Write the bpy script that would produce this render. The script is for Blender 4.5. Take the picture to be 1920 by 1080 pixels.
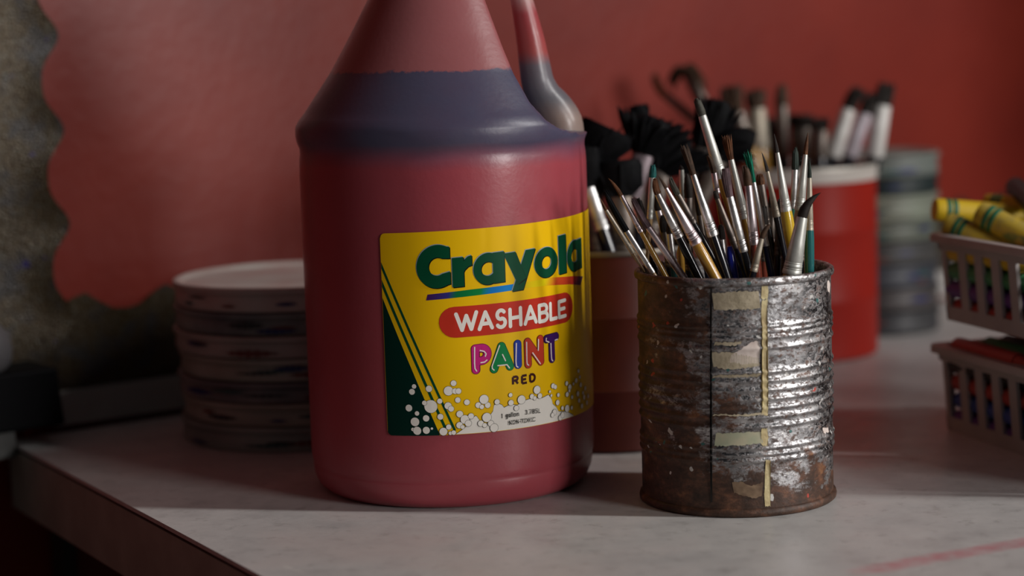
import bpy, math, random
from mathutils import Vector, Matrix
for o in list(bpy.data.objects): bpy.data.objects.remove(o)
S = bpy.context.scene; COL = S.collection
rnd = random.Random(7)
PI = math.pi

# ------------------------------------------------------------------ camera, light, exposure
F_PX, PITCH, ROLL, EYE = 3878.8, 0.124582, 0.031997, 0.24269
cam_d = bpy.data.cameras.new('camera'); cam = bpy.data.objects.new('camera', cam_d); COL.objects.link(cam)
cam_d.sensor_width = 36; cam_d.lens = 36*F_PX/1920; cam_d.clip_start = .02; cam_d.clip_end = 50
cam.matrix_world = Matrix.Translation((0, 0, EYE)) @ Matrix.Rotation(PI/2-PITCH, 4, 'X') @ Matrix.Rotation(-ROLL, 4, 'Z')
cam_d.dof.use_dof = True; cam_d.dof.focus_distance = 1.040; cam_d.dof.aperture_fstop = 4.0
S.camera = cam
S.view_settings.view_transform = 'Standard'; S.view_settings.look = 'None'
S.view_settings.gamma = 1; S.view_settings.use_curve_mapping = False
S.view_settings.exposure = 0.0
W = bpy.data.worlds.new('world'); S.world = W; W.use_nodes = True
W.node_tree.nodes['Background'].inputs[0].default_value = (.95, .95, 1, 1)
W.node_tree.nodes['Background'].inputs[1].default_value = .030
def area(name, az, el, dist, w, h, power, colr, aim=(0.04, 1.08, .1)):
    l = bpy.data.lights.new(name, 'AREA'); l.shape = 'RECTANGLE'; l.size = w; l.size_y = h; l.energy = power; l.color = colr
    o = bpy.data.objects.new(name, l); COL.objects.link(o)
    a, e = math.radians(az), math.radians(el)
    d = Vector((math.sin(a)*math.cos(e), -math.cos(a)*math.cos(e), math.sin(e)))
    o.location = Vector(aim)+d*dist
    o.rotation_euler = d.to_track_quat('Z', 'Y').to_euler()
    return o
area('window_light', 77, 31, 4.5, .2, 2.5, 116, (1, .975, .95))
area('side_window_light', 50, 11, 4.5, 1.0, .9, 80, (1, .97, .95))

# ------------------------------------------------------------------ helpers
def ray(px, py):
    c, s = math.cos(ROLL), math.sin(ROLL)
    X, Y = px-960, py-540; X, Y = X*c-Y*s, X*s+Y*c
    cp, sp = math.cos(PITCH), math.sin(PITCH)
    return Vector((X/F_PX, cp-Y/F_PX*sp, -sp-Y/F_PX*cp))
def at_z(px, py, z=0.):
    d = ray(px, py); return d*((z-EYE)/d.z)+Vector((0, 0, EYE))
def at_y(px, py, y, k=0., z0=.119):     # point where y = y + k*(z-z0)
    d = ray(px, py); t = (y+k*(EYE-z0))/(d.y-k*d.z)
    return d*t+Vector((0, 0, EYE))
def on_cyl(px, py, c, R):               # (angle from the camera-facing side towards the right, z)
    d = ray(px, py); a = d.x**2+d.y**2; b = -2*(d.x*c[0]+d.y*c[1]); q = c[0]**2+c[1]**2-R*R
    D = max(b*b-4*a*q, 0); t = (-b-math.sqrt(D))/(2*a); p = d*t
    return math.atan2(p.x-c[0], -(p.y-c[1])), EYE+d.z*t

def lin(c):
    return tuple((x/255/12.92 if x/255 <= .04045 else ((x/255+.055)/1.055)**2.4) for x in c)
def mat(name, col=(.5, .5, .5), rough=.5, metal=0., noise=None, scale=40, col2=None, bump=0., bscale=200, spec=.5, coat=0., detail=3):
    """principled material; col2 mottles col by a noise"""
    m = bpy.data.materials.new(name); m.use_nodes = True; nt = m.node_tree; b = nt.nodes['Principled BSDF']
    b.inputs['Base Color'].default_value = (*col, 1); b.inputs['Roughness'].default_value = rough
    b.inputs['Metallic'].default_value = metal; b.inputs['Specular IOR Level'].default_value = spec
    b.inputs['Coat Weight'].default_value = coat
    tc = nt.nodes.new('ShaderNodeTexCoord')
    if col2:
        n = nt.nodes.new('ShaderNodeTexNoise'); n.inputs['Scale'].default_value = scale; n.inputs['Detail'].default_value = detail
        r = nt.nodes.new('ShaderNodeValToRGB'); r.color_ramp.elements[0].position = .35; r.color_ramp.elements[1].position = .65
        r.color_ramp.elements[0].color = (*col, 1); r.color_ramp.elements[1].color = (*col2, 1)
        nt.links.new(tc.outputs['Object'], n.inputs['Vector']); nt.links.new(n.outputs['Fac'], r.inputs['Fac'])
        nt.links.new(r.outputs['Color'], b.inputs['Base Color'])
    if bump:
        n = nt.nodes.new('ShaderNodeTexNoise'); n.inputs['Scale'].default_value = bscale
        bp = nt.nodes.new('ShaderNodeBump'); bp.inputs['Strength'].default_value = bump; bp.inputs['Distance'].default_value = .001
        nt.links.new(tc.outputs['Object'], n.inputs['Vector']); nt.links.new(n.outputs['Fac'], bp.inputs['Height'])
        nt.links.new(bp.outputs['Normal'], b.inputs['Normal'])
    return m

class MB:
    def __init__(s): s.v = []; s.f = []; s.c = []; s.mi = []; s.cur = 0
    def add(s, vs, fs, col=None):
        o = len(s.v); s.v += [tuple(v) for v in vs]
        for f in fs: s.f.append(tuple(i+o for i in f)); s.c.append(col); s.mi.append(s.cur)
    def box(s, a, b, M=None):
        x0, y0, z0 = a; x1, y1, z1 = b
        vs = [Vector(p) for p in ((x0,y0,z0),(x1,y0,z0),(x1,y1,z0),(x0,y1,z0),(x0,y0,z1),(x1,y0,z1),(x1,y1,z1),(x0,y1,z1))]
        if M: vs = [M @ v for v in vs]
        s.add(vs, [(0,3,2,1),(4,5,6,7),(0,1,5,4),(1,2,6,5),(2,3,7,6),(3,0,4,7)])
    def lathe(s, prof, n=32, M=None, cap0=True, cap1=True, sx=1., sy=1.):
        vs = []
        for r, z in prof:
            for i in range(n):
                a = 2*PI*i/n; v = Vector((r*math.cos(a)*sx, r*math.sin(a)*sy, z)); vs.append(M @ v if M else v)
        fs = []
        for j in range(len(prof)-1):
            for i in range(n):
                k = (i+1) % n; fs.append((j*n+i, j*n+k, (j+1)*n+k, (j+1)*n+i))
        if cap0: fs.append(tuple(reversed(range(n))))
        if cap1: fs.append(tuple((len(prof)-1)*n+i for i in range(n)))
        s.add(vs, fs)
    def tube(s, pts, rad, n=8, up=Vector((0, 1, 0.01)), flat=1.):
        """tube along pts with one radius per point; flat squashes it along 'up'"""
        vs = []
        for j, p in enumerate(pts):
            t = (pts[min(j+1, len(pts)-1)]-pts[max(j-1, 0)]).normalized()
            b = t.cross(up).normalized(); c = b.cross(t)
            for i in range(n):
                a = 2*PI*i/n; vs.append(p+(b*math.cos(a)+c*math.sin(a)*flat)*rad[j])
        fs = [(j*n+i, j*n+(i+1) % n, (j+1)*n+(i+1) % n, (j+1)*n+i) for j in range(len(pts)-1) for i in range(n)]
        fs += [tuple(reversed(range(n))), tuple((len(pts)-1)*n+i for i in range(n))]
        s.add(vs, fs)
    def build(s, name, m, parent=None, smooth=35, loc=None):
        me = bpy.data.meshes.new(name); me.from_pydata(s.v, [], s.f)
        for x in (m if isinstance(m, (list, tuple)) else [m]): me.materials.append(x)
        if any(s.mi): me.polygons.foreach_set('material_index', s.mi)
        if any(c is not None for c in s.c):
            ca = me.color_attributes.new('ink', 'FLOAT_COLOR', 'CORNER'); d = []
            for c, f in zip(s.c, s.f):
                for k in range(len(f)):
                    cc = c[k] if isinstance(c, list) else c
                    d += [*(cc or (1, 1, 1)), 1]
            ca.data.foreach_set('color', d)
        if smooth:
            me.shade_smooth(); me.set_sharp_from_angle(angle=math.radians(smooth))
        me.update()
        o = bpy.data.objects.new(name, me); COL.objects.link(o)
        if parent: o.parent = parent
        if loc: o.location = loc
        return o
def tag(o, label=None, cat=None, group=None, kind=None):
    for k, v in (('label', label), ('category', cat), ('group', group), ('kind', kind)):
        if v: o[k] = v
    return o
def thing(name, loc, label, cat, group=None, rz=0):
    o = bpy.data.objects.new(name, None); COL.objects.link(o); o.location = loc; o.rotation_euler = (0, 0, rz)
    o.empty_display_size = .02
    return tag(o, label, cat, group)
def axis_frame(a, b):
    """matrix that puts z along a->b with origin a"""
    d = (b-a).normalized(); x = d.cross(Vector((0, 1, .013))).normalized(); y = d.cross(x)
    return Matrix((( x.x, y.x, d.x, a.x), (x.y, y.y, d.y, a.y), (x.z, y.z, d.z, a.z), (0, 0, 0, 1)))

# ------------------------------------------------------------------ the setting
WA = math.radians(36); WD = Vector((math.cos(WA), math.sin(WA), 0)); WN = Vector((math.sin(WA), -math.cos(WA), 0))
WO = Vector((-.26, 1.300, 0))           # a point on the back edge of the counter, the wall runs along WD
def wp(t, z, out=0.): return WO+WD*t+Vector((0, 0, z))+WN*out
m = mat('red_paper', (.215, .018, .008), .42, col2=(.17, .012, .0055), scale=9, bump=.25, bscale=90, spec=.46, detail=5)
mb = MB(); Mw = Matrix((( WD.x, WN.x, 0, WO.x), (WD.y, WN.y, 0, WO.y), (0, 0, 1, 0), (0, 0, 0, 1)))
mb.box((-1.2, -.09, -.9), (1.9, -.012, 1.6), Mw)
tag(mb.build('wall_back', m, smooth=0), kind='structure')
mb = MB(); mb.box((-3, -1.5, -.95), (3.5, 3.5, -.9))
tag(mb.build('floor', mat('floor_tile', (.12, .10, .09), .5, col2=(.15, .13, .11), scale=5), smooth=0), kind='structure')
# unseen wall added right of the counter, stepped to shade the back wall
mb = MB(); mb.box((1.25, .96, -.9), (1.30, 1.09, .98)); mb.box((1.25, 1.09, -.9), (1.30, 1.42, .62)); mb.box((1.25, 1.42, -.9), (1.30, 2.38, .92))
tag(mb.build('added_shade_wall', mat('shade_wall_paint', (.35, .32, .28), .6, col2=(.31, .28, .25), scale=6), smooth=0), kind='structure')
# white strip along the foot of the wall, behind the counter
mb = MB(); mb.box((-.035, -.012, .004), (1.7, -.0005, .0245), Mw)
tag(mb.build('trim_1', mat('white_trim', (.42, .40, .38), .5, col2=(.36, .34, .32), scale=30), smooth=0), kind='structure')

# counter -----------------------------------------------------------
LE0, LE1 = at_z(64, 852), at_z(490, 1080)       # two points on its left edge
LD = (LE1-LE0).normalized(); 
def isect(p, d, q, e):
    den = d.x*e.y-d.y*e.x; t = ((q.x-p.x)*e.y-(q.y-p.y)*e.x)/den; return p+d*t
cBL = isect(LE0, LD, WO, WD); cFL = LE0+LD*1.0; cBR = WO+WD*.95; cFR = cFL+WD*.84
counter = thing('counter', (0, 0, 0), 'speckled pale grey counter with a dark red cabinet below, carrying the jug and cans', 'counter')
def prism(mb, poly, z0, z1):
    n = len(poly); vs = [(p.x, p.y, z0) for p in poly]+[(p.x, p.y, z1) for p in poly]
    mb.add(vs, [tuple(reversed(range(n))), tuple(range(n, 2*n))]+[(i, (i+1) % n, n+(i+1) % n, n+i) for i in range(n)])
mt = mat('counter_laminate', (.60, .565, .54), .38)
nt = mt.node_tree; N = nt.nodes; L = nt.links; bs = N['Principled BSDF']
geo = N.new('ShaderNodeNewGeometry')
def noise(scale, detail=4, rough=.6, vec=None):
    n = N.new('ShaderNodeTexNoise'); n.inputs['Scale'].default_value = scale; n.inputs['Detail'].default_value = detail
    n.inputs['Roughness'].default_value = rough; L.new(vec or geo.outputs['Position'], n.inputs['Vector']); return n.outputs['Fac']
def ramp(fac, stops):
    r = N.new('ShaderNodeValToRGB'); e = r.color_ramp.elements
    while len(e) < len(stops): e.new(.5)
    for k, (p, c) in enumerate(stops): e[k].position = p; e[k].color = (*c, 1) if len(c) == 3 else c
    L.new(fac, r.inputs['Fac']); return r.outputs['Color']
def mix(fac, a, b, mode='MIX'):
    x = N.new('ShaderNodeMix'); x.data_type = 'RGBA'; x.blend_type = mode
    for v, i in ((fac, 0), (a, 6), (b, 7)):
        if hasattr(v, 'node'): L.new(v, x.inputs[i])
        else: x.inputs[i].default_value = v if i == 0 else (*v, 1)
    return x.outputs[2]
def math_(op, a, b=None, c=None, clamp=False):
    x = N.new('ShaderNodeMath'); x.operation = op; x.use_clamp = clamp
    for i, v in enumerate((a, b, c)):
        if v is None: continue
        if hasattr(v, 'node'): L.new(v, x.inputs[i])
        else: x.inputs[i].default_value = v
    return x.outputs[0]
def sepxyz(v):
    x = N.new('ShaderNodeSeparateXYZ'); L.new(v, x.inputs[0]); return x.outputs
base = ramp(noise(28, 6, .7), [(.3, (.46, .45, .44)), (.5, (.55, .54, .525)), (.72, (.61, .595, .575))])
base = mix(ramp(noise(95, 4, .7), [(.56, (0, 0, 0)), (.68, (.6, .6, .6))]), base, (.36, .35, .335))
base = mix(ramp(noise(7, 3), [(.52, (0, 0, 0)), (.7, (.5, .5, .5))]), base, (.53, .44, .42))
sp = sepxyz(geo.outputs['Position'])
def streak(base, A, B, w, colr, amt, nscale):
    """a smear of colour along A-B"""
    d = (B-A); Ln = d.length; d = d/Ln; n = Vector((-d.y, d.x, 0))
    u = math_('ADD', math_('MULTIPLY', sp[0], d.x), math_('MULTIPLY_ADD', sp[1], d.y, -(A.x*d.x+A.y*d.y)))
    v = math_('ADD', math_('MULTIPLY', sp[0], n.x), math_('MULTIPLY_ADD', sp[1], n.y, -(A.x*n.x+A.y*n.y)))
    v = math_('ADD', v, math_('MULTIPLY_ADD', noise(nscale, 3), w*1.2, -w*.6))
    near = math_('SUBTRACT', 1., math_('DIVIDE', math_('ABSOLUTE', v), w), clamp=True)
    near = math_('MULTIPLY', math_('POWER', near, .5), math_('MULTIPLY', math_('MULTIPLY', u, 60, clamp=True), math_('MULTIPLY', math_('SUBTRACT', Ln, u), 60, clamp=True)))
    return mix(math_('MULTIPLY', math_('MULTIPLY', near, ramp(noise(140, 4), [(.3, (.35,)*3), (.6, (1,)*3)])), amt), base, colr)
base = streak(base, at_z(1585, 1076), at_z(1990, 1004), .0075, (.56, .20, .23), .85, 50)
base = streak(base, at_z(1640, 660), at_z(1600, 880), .02, (.45, .16, .14), .28, 30)  # red can's reflection, painted into the worktop colour
base = streak(base, at_z(524, 1058), at_z(574, 1076), .0016, (.85, .82, .75), .9, 200)
base = streak(base, at_z(1554, 968), at_z(1574, 966), .0009, (.12, .13, .11), .9, 200)
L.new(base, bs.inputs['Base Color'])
L.new(ramp(noise(60, 3), [(.3, (.30,)*3), (.7, (.46,)*3)]), bs.inputs['Roughness'])
bmp = N.new('ShaderNodeBump'); bmp.inputs['Strength'].default_value = .08; bmp.inputs['Distance'].default_value = .001
L.new(noise(160, 4), bmp.inputs['Height']); L.new(bmp.outputs['Normal'], bs.inputs['Normal'])
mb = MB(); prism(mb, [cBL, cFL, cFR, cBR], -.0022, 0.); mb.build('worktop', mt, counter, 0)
LN = Vector((LD.y, -LD.x, 0));  LN = LN if LN.dot(WD) < 0 else -LN      # points out of the left side
mb = MB(); prism(mb, [p-LN*.0014 if k < 2 else p for k, p in enumerate([cBL, cFL, cFR, cBR])], -.0042, -.0022)
mb.build('edge_seam', mat('dark_seam', (.012, .012, .014), .6), counter, 0)
mb = MB(); prism(mb, [cBL-LN*.0006, cFL-LN*.0006, cFR, cBR], -.042, -.0042)
mb.build('edge_band', mat('grey_edge', (.32, .35, .30), .55, col2=(.26, .28, .24), scale=40), counter, 0)
mb = MB(); prism(mb, [cBL-LN*.03+LD*.03, cFL-LN*.03, cFR, cBR-WD*.01-Vector((0, .02, 0))], -.88, -.042)
mb.build('cabinet', mat('dark_red_wood', (.075, .018, .014), .5, col2=(.055, .012, .01), scale=15), counter, 0)
mb = MB(); p0 = cBL-LN*.022+LD*.005
prism(mb, [p0, p0+LD*.022, p0+LD*.022-LN*.03, p0-LN*.03], -.88, -.042)
mb.build('gap_strip', mat('dark_gap', (.02, .014, .012), .6), counter, 0)  # dark strip standing in for the gap between cabinet and wall

# scalloped gold border on the wall ----------------------------------
mg = mat('gold_glitter', (.25, .16, .06), .34, .35)
nt = mg.node_tree; N = nt.nodes; L = nt.links; bs = N['Principled BSDF']; geo = N.new('ShaderNodeNewGeometry')
c = ramp(noise(420, 2), [(.3, (.022, .014, .008)), (.48, (.068, .044, .018)), (.62, (.078, .066, .048)), (.75, (.03, .038, .026))])
c = mix(ramp(noise(50, 2), [(.5, (0,)*3), (.66, (.7,)*3)]), c, (.045, .046, .052))
hue = ramp(noise(60, 3), [(.66, (0,)*3), (.72, (1,)*3)])
c = mix(hue, c, (.03, .02, .15)); L.new(c, bs.inputs['Base Color'])
vb = N.new('ShaderNodeTexVoronoi'); vb.inputs['Scale'].default_value = 700; L.new(geo.outputs['Position'], vb.inputs['Vector'])
bmp = N.new('ShaderNodeBump'); bmp.inputs['Strength'].default_value = .5; bmp.inputs['Distance'].default_value = .001
L.new(vb.outputs['Distance'], bmp.inputs['Height']); L.new(bmp.outputs['Normal'], bs.inputs['Normal'])
def border(name, p0, along, across, length, width, phase, label, curl=.0, rise=0.):
    """strip whose far edge waves; curls a little off the wall at that edge"""
    n = 160; k = 6; vs = []; fs = []
    P = .0585
    for i in range(n+1):
        u = length*i/n
        wave = .0064*math.cos(2*PI*(u-phase)/P)+.0012*math.cos(4*PI*(u-phase)/P)
        for j in range(k+1):
            t = j/k; w = -.003+t*(width+wave+.003)
            lift = .0011+rise+curl*max(0, t-.55)**2+.0004*math.sin(u*40+t*3)
            vs.append(p0+along*u+across*w+WN*lift)
    m0 = len(vs); vs += [v-WN*.0006 for v in vs]
    for i in range(n):
        for j in range(k):
            a = i*(k+1)+j; q = (a, a+1, a+k+2, a+k+1); fs.append(q); fs.append(tuple(m0+x for x in reversed(q)))
        for j in (0, k):
            a = i*(k+1)+j; fs.append((a, a+k+1, m0+a+k+1, m0+a))
    mb = MB(); mb.add(vs, fs); o = mb.build(name, mg, None, 50); tag(o, label, 'border strip', 'scalloped border around the red wall'); return o
Z = Vector((0, 0, 1))
def on_wall(px, py, out=.0):
    d = ray(px, py); q = WO+WN*(-.012+out)-Vector((0, 0, EYE)); t = q.dot(WN)/d.dot(WN); return d*t+Z*EYE
e1 = on_wall(101, 243); tb = (e1-WO).dot(WD)      # crest of the upright strip
base0 = WO-WN*.012
bz = on_wall(150, 556).z
phv = e1.z
border('border_strip', base0+WD*(tb-.0048-.057)+Z*.028, Z, WD, .5, .057, (phv-.028) % .0585, 'upright gold glitter border strip with scalloped edge on the red wall', .02, .0042)
phh = (on_wall(150, 556)-base0).dot(WD)-(tb-.0048-.057)
border('border_strip', base0+WD*(tb-.0048-.057)+Z*(bz-.0048-.057), WD, Z, 1.5, .057, phh % .0585, 'level gold glitter border strip along the foot of the red wall', .012)

# box on the wall at far left ----------------------------------------
mk = mat('black_plastic', (.004, .004, .005), .6, spec=.08)
q = on_wall(93, 786, .02); t1 = (q-WO).dot(WD); zb = q.z; 
q2 = on_wall(76, 680, .02); t2 = (q2-WO).dot(WD); zt = q2.z
bx = thing('wall_bracket', WO+WD*(t1-.04)+Z*zb, 'black slant-sided box with a grey knob on top, on the wall at far left', 'box')
il = Matrix.Rotation(WA, 4, 'Z')
mb = MB(); w1 = .04; w2 = .04-(t1-t2)
vs = [Vector(p) for p in ((-.06,-.033,0),(w1,-.033,0),(w1,.010,0),(-.06,.010,0),(-.06,-.033,zt-zb),(w2,-.033,zt-zb),(w2,.010,zt-zb),(-.06,.010,zt-zb))]
mb.add([il @ v for v in vs], [(0,3,2,1),(4,5,6,7),(0,1,5,4),(1,2,6,5),(2,3,7,6),(3,0,4,7)])
o = mb.build('case', mk, bx, 0); bv = o.modifiers.new('bevel', 'BEVEL'); bv.width = .002; bv.segments = 2
mb = MB(); mb.lathe([(.016, 0), (.020, .004), (.0215, .012), (.020, .022), (.014, .029), (.006, .031)], 24, Matrix.Translation(il @ Vector((-.006, -.012, zt-zb))))
mb.build('knob', mat('grey_plastic', (.11, .105, .11), .45), bx)
mb = MB(); mb.box((-.05, -.02, -.018), (.012, .008, 0), il); mb.build('foot', mat('pale_plastic', (.10, .10, .095), .5), bx, 0)

# ------------------------------------------------------------------ paint jug
JC = (-.03476, 1.10542); JR = .0765
jug = thing('paint_jug', (JC[0], JC[1], 0), 'big translucent plastic jug of red paint with a yellow label and side handle', 'paint jug')
AH = math.radians(100)
def interp(tab, z):
    if z <= tab[0][0]: return tab[0][1]
    for (a, x), (b, y) in zip(tab, tab[1:]):
        if z <= b: return x+(y-x)*(z-a)/(b-a)
    return tab[-1][1]
PROF = [(0, .066), (.0012, .0695), (.004, .0728), (.009, .0750), (.0135, .0757), (.0155, .0755), (.0175, .0762), (.022, .0765), (.05, .0765), (.1, .0765), (.15, .0765),
        (.172, .0765), (.1775, .0762), (.181, .0757), (.1835, .0760), (.1865, .0772), (.190, .0778), (.1945, .0777), (.198, .0757), (.202, .0724), (.210, .0668),
        (.2225, .0580), (.24, .0478), (.26, .0368), (.275, .0288), (.288, .0222), (.294, .0200), (.297, .0192), (.312, .0192)]
POCK = [(.1835, .120), (.186, .085), (.1885, .064), (.191, .0535), (.196, .0450), (.2055, .0372), (.22, .0310), (.234, .0268), (.258, .0205), (.276, .0190), (.286, .024), (.294, .04)]
def jr(a, z):
    R = interp(PROF, z); c = math.cos(a-AH)
    if c > .05 and z > .1835:
        d = interp(POCK, z)/c
        k = .0022; h = max(k-abs(R-d), 0)/k
        R = min(R, d)-h*h*k*.25
    # soft dents down the right of the body, above the label
    if .10 < z < .19:
        R -= .0006*math.exp(-((a-1.2)/.09)**2)*math.sin(PI*(z-.10)/.09)+.0005*math.exp(-((a-1.42)/.06)**2)*math.sin(PI*(z-.10)/.09)
    return R
zs = [0, .0006, .0012, .0025, .004, .006, .009, .0112, .0135, .0145, .0155, .0165, .0175, .0195, .022]+[.03+.01*i for i in range(15)]
z = .174
while z < .312: zs.append(z); z += .0016
zs.append(.312); NA = 288
vs = []; fs = []
for z in zs:
    for i in range(NA):
        a = 2*PI*i/NA; r = jr((a+PI) % (2*PI)-PI if abs(((a+PI) % (2*PI)-PI)-AH) < PI else a, z); vs.append((r*math.sin(a), -r*math.cos(a), z))
for j in range(len(zs)-1):
    for i in range(NA):
        k = (i+1) % NA; fs.append((j*NA+i, j*NA+k, (j+1)*NA+k, (j+1)*NA+i))
fs.append(tuple(reversed(range(NA))))
mj = mat('jug_plastic', (.3, .05, .07), .33); nt = mj.node_tree; N = nt.nodes; L = nt.links; bs = N['Principled BSDF']
tc = N.new('ShaderNodeTexCoord'); P = tc.outputs['Object']; zz = sepxyz(P)[2]
zn = math_('ADD', zz, math_('MULTIPLY_ADD', noise(110, 5, .75, P), .0062, -.0031))
zs_ = math_('ADD', zz, math_('MULTIPLY_ADD', noise(26, 2, .5, P), .006, -.003))
RED = (.37, .062, .080); PUR = (.072, .070, .120); FILM = (.33, .105, .11)
c1 = mix(math_('SMOOTH_MIN', 1., math_('MULTIPLY', math_('SUBTRACT', zs_, .1735), 75, clamp=True), .05, clamp=True), RED, PUR)
c2 = mix(math_('MULTIPLY', math_('SUBTRACT', zn, .2222), 900, clamp=True), c1, FILM)
c2 = mix(math_('MULTIPLY', ramp(noise(22, 4, .6, P), [(.4, (0,)*3), (.7, (1,)*3)]), .25), c2, mix(.5, c2, (.15, .02, .02)))
L.new(c2, bs.inputs['Base Color'])
bs.inputs['Subsurface Weight'].default_value = .25; bs.inputs['Subsurface Radius'].default_value = (.012, .004, .004); bs.inputs['Subsurface Scale'].default_value = 1.
L.new(ramp(noise(60, 4, .6, P), [(.3, (.30,)*3), (.7, (.40,)*3)]), bs.inputs['Roughness'])
bmp = N.new('ShaderNodeBump'); bmp.inputs['Strength'].default_value = .12; bmp.inputs['Distance'].default_value = .0006
L.new(noise(400, 3, .5, P), bmp.inputs['Height']); L.new(bmp.outputs['Normal'], bs.inputs['Normal'])
mb = MB(); mb.add(vs, fs); mb.build('body', mj, jug, 60)
# handle
hp = [(.0655, .1830), (.0645, .1915), (.0603, .1995), (.0556, .2065), (.0530, .2135), (.0519, .2200), (.0510, .2265), (.0498, .2350), (.0478, .2460), (.0453, .258), (.0415, .2700), (.036, .281), (.028, .2895), (.018, .294)]
hr = [.0120, .0121, .0113, .0099, .0089, .0085, .0082, .0077, .0069, .0059, .0056, .0055, .0055, .0055]
hd = Vector((math.sin(AH), -math.cos(AH), 0)); pts = []; rad = []
for i in range(len(hp)-1):
    for t in (0, .25, .5, .75):
        def cr(a, b, c, d): return .5*((2*b)+(-a+c)*t+(2*a-5*b+4*c-d)*t*t+(-a+3*b-3*c+d)*t**3)
        g = [hp[max(i-1, 0)], hp[i], hp[i+1], hp[min(i+2, len(hp)-1)]]
        pts.append(hd*cr(*[x[0] for x in g])+Z*cr(*[x[1] for x in g])); rad.append(hr[i]+(hr[i+1]-hr[i])*t)
mh = mj.copy(); mh.name = 'handle_plastic'; nt = mh.node_tree; N = nt.nodes; L = nt.links; bs = N['Principled BSDF']
P = [n for n in N if n.type == 'TEX_COORD'][-1].outputs['Object']; zz = sepxyz(P)[2]; zn = math_('ADD', zz, math_('MULTIPLY_ADD', noise(90, 3, .6, P), .004, -.002))
L.new(ramp(math_('MULTIPLY', zn, 3.), [(.585, (.30, .22, .19)), (.615, (.13, .125, .14)), (.668, (.15, .13, .15)), (.690, (.36, .075, .07)), (.752, (.34, .06, .07)), (.775, (.45, .26, .25))]), bs.inputs['Base Color'])
mb = MB(); mb.tube(pts, rad, 24, Vector((0.17, 1, 0)), 1.05); mb.build('handle', mh, jug, 60)
mb = MB(); mb.lathe([(.0195, .304), (.0205, .3045), (.0205, .319), (.0195, .3205), (.012, .3208)], 48); mb.build('cap', mat('white_cap', (.7, .7, .68), .4), jug)

# ---- printed label
ink = bpy.data.materials.new('label_print'); ink.use_nodes = True; nt = ink.node_tree; bs = nt.nodes['Principled BSDF']
at = nt.nodes.new('ShaderNodeVertexColor'); at.layer_name = 'ink'; nt.links.new(at.outputs['Color'], bs.inputs['Base Color']); bs.inputs['Roughness'].default_value = .38; bs.inputs['Specular IOR Level'].default_value = .14
LR = JR+.00045
def lab(px, py):
    a, z = on_cyl(px, py, JC, LR); return Vector((a*LR, z))
class Print:
    """flat ink wrapped on the jug; every shape sits a hair above the last"""
    def __init__(s, lift=0.): s.mb = MB(); s.k = lift
    def pt(s, p):
        r = LR+s.k; a = p[0]/LR; return (r*math.sin(a), -r*math.cos(a), p[1])
    def strip(s, A, B, col):            # quads between two polylines
        s.k += .0000045; vs = [s.pt(p) for p in A]+[s.pt(p) for p in B]; n = len(A)
        for i in range(n-1):
            c = col if not callable(col) else [col(i/(n-1)), col((i+1)/(n-1)), col((i+1)/(n-1)), col(i/(n-1))]
            s.mb.add([vs[i], vs[i+1], vs[n+i+1], vs[n+i]], [(0, 1, 2, 3) if (A[0]-B[0]).y*(A[1]-A[0]).x <= 0 else (0, 1, 2, 3)], c)
    def disc(s, c, r, col, ry=None, n=20):
        s.k += .0000045; ry = ry or r; vs = [s.pt(c)]+[s.pt((c[0]+r*math.cos(2*PI*i/n), c[1]+ry*math.sin(2*PI*i/n))) for i in range(n)]
        s.mb.add(vs, [(0, 1+i, 1+(i+1) % n) for i in range(n)], col)
    def stroke(s, pts, w, col, cap='round', step=.0008):
        P = [Vector(p) for p in pts]; d = []
        for a, b in zip(P, P[1:]):
            n = max(1, int((b-a).length/step))
            d += [a+(b-a)*(i/n) for i in range(n)]
        d.append(P[-1]); A = []; B = []
        for i, p in enumerate(d):
            t = d[min(i+1, len(d)-1)]-d[max(i-1, 0)]; t = t.normalized() if t.length > 0 else Vector((1, 0)); n = Vector((-t.y, t.x))*w/2
            A.append(p+n); B.append(p-n)
        s.strip(A, B, col)
        if cap == 'round':
            s.disc(P[0], w/2, col); s.disc(P[-1], w/2, col)
    def poly(s, pts, col, step=.0015):  # filled polygon: scan columns, good for x-monotone outlines or any simple one
        P = [Vector(p) for p in pts]; x0 = min(p.x for p in P); x1 = max(p.x for p in P); n = max(2, int((x1-x0)/step)+1)
        s.k += .0000045
        def cuts(x):
            ys = []
            for a, b in zip(P, P[1:]+P[:1]):
                if (a.x <= x < b.x) or (b.x <= x < a.x): ys.append(a.y+(b.y-a.y)*(x-a.x)/(b.x-a.x))
            return sorted(ys)
        e = (x1-x0)*1e-4
        for i in range(n):
            xa, xb = x0+(x1-x0)*i/n+e, x0+(x1-x0)*(i+1)/n-e*(i == n-1)
            ca, cb = cuts(xa), cuts(xb)
            for q in range(0, min(len(ca), len(cb))-1, 2):
                s.mb.add([s.pt((xa, ca[q])), s.pt((xb, cb[q])), s.pt((xb, cb[q+1])), s.pt((xa, ca[q+1]))], [(0, 1, 2, 3)], col)
def arc(cx, cy, r, a0, a1, n=28, ry=None):
    return [(cx+r*math.cos(math.radians(a0+(a1-a0)*i/n)), cy+(ry or r)*math.sin(math.radians(a0+(a1-a0)*i/n))) for i in range(n+1)]
C_ = {k: lin(v) for k, v in dict(yellow=(240, 190, 10), green=(6, 72, 46), deep=(2, 42, 34), black=(16, 18, 18), white=(240, 234, 224), red=(196, 52, 36), magenta=(196, 38, 122), blue=(36, 62, 160), purple=(62, 26, 96), orange=(190, 60, 40), rust=(60, 12, 12), teal=(10, 132, 70), shine=(238, 225, 220), line=(50, 48, 44), sky=(8, 120, 200)).items()}
S0 = lab(712, 440).x; S1 = math.radians(122)*LR
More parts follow.
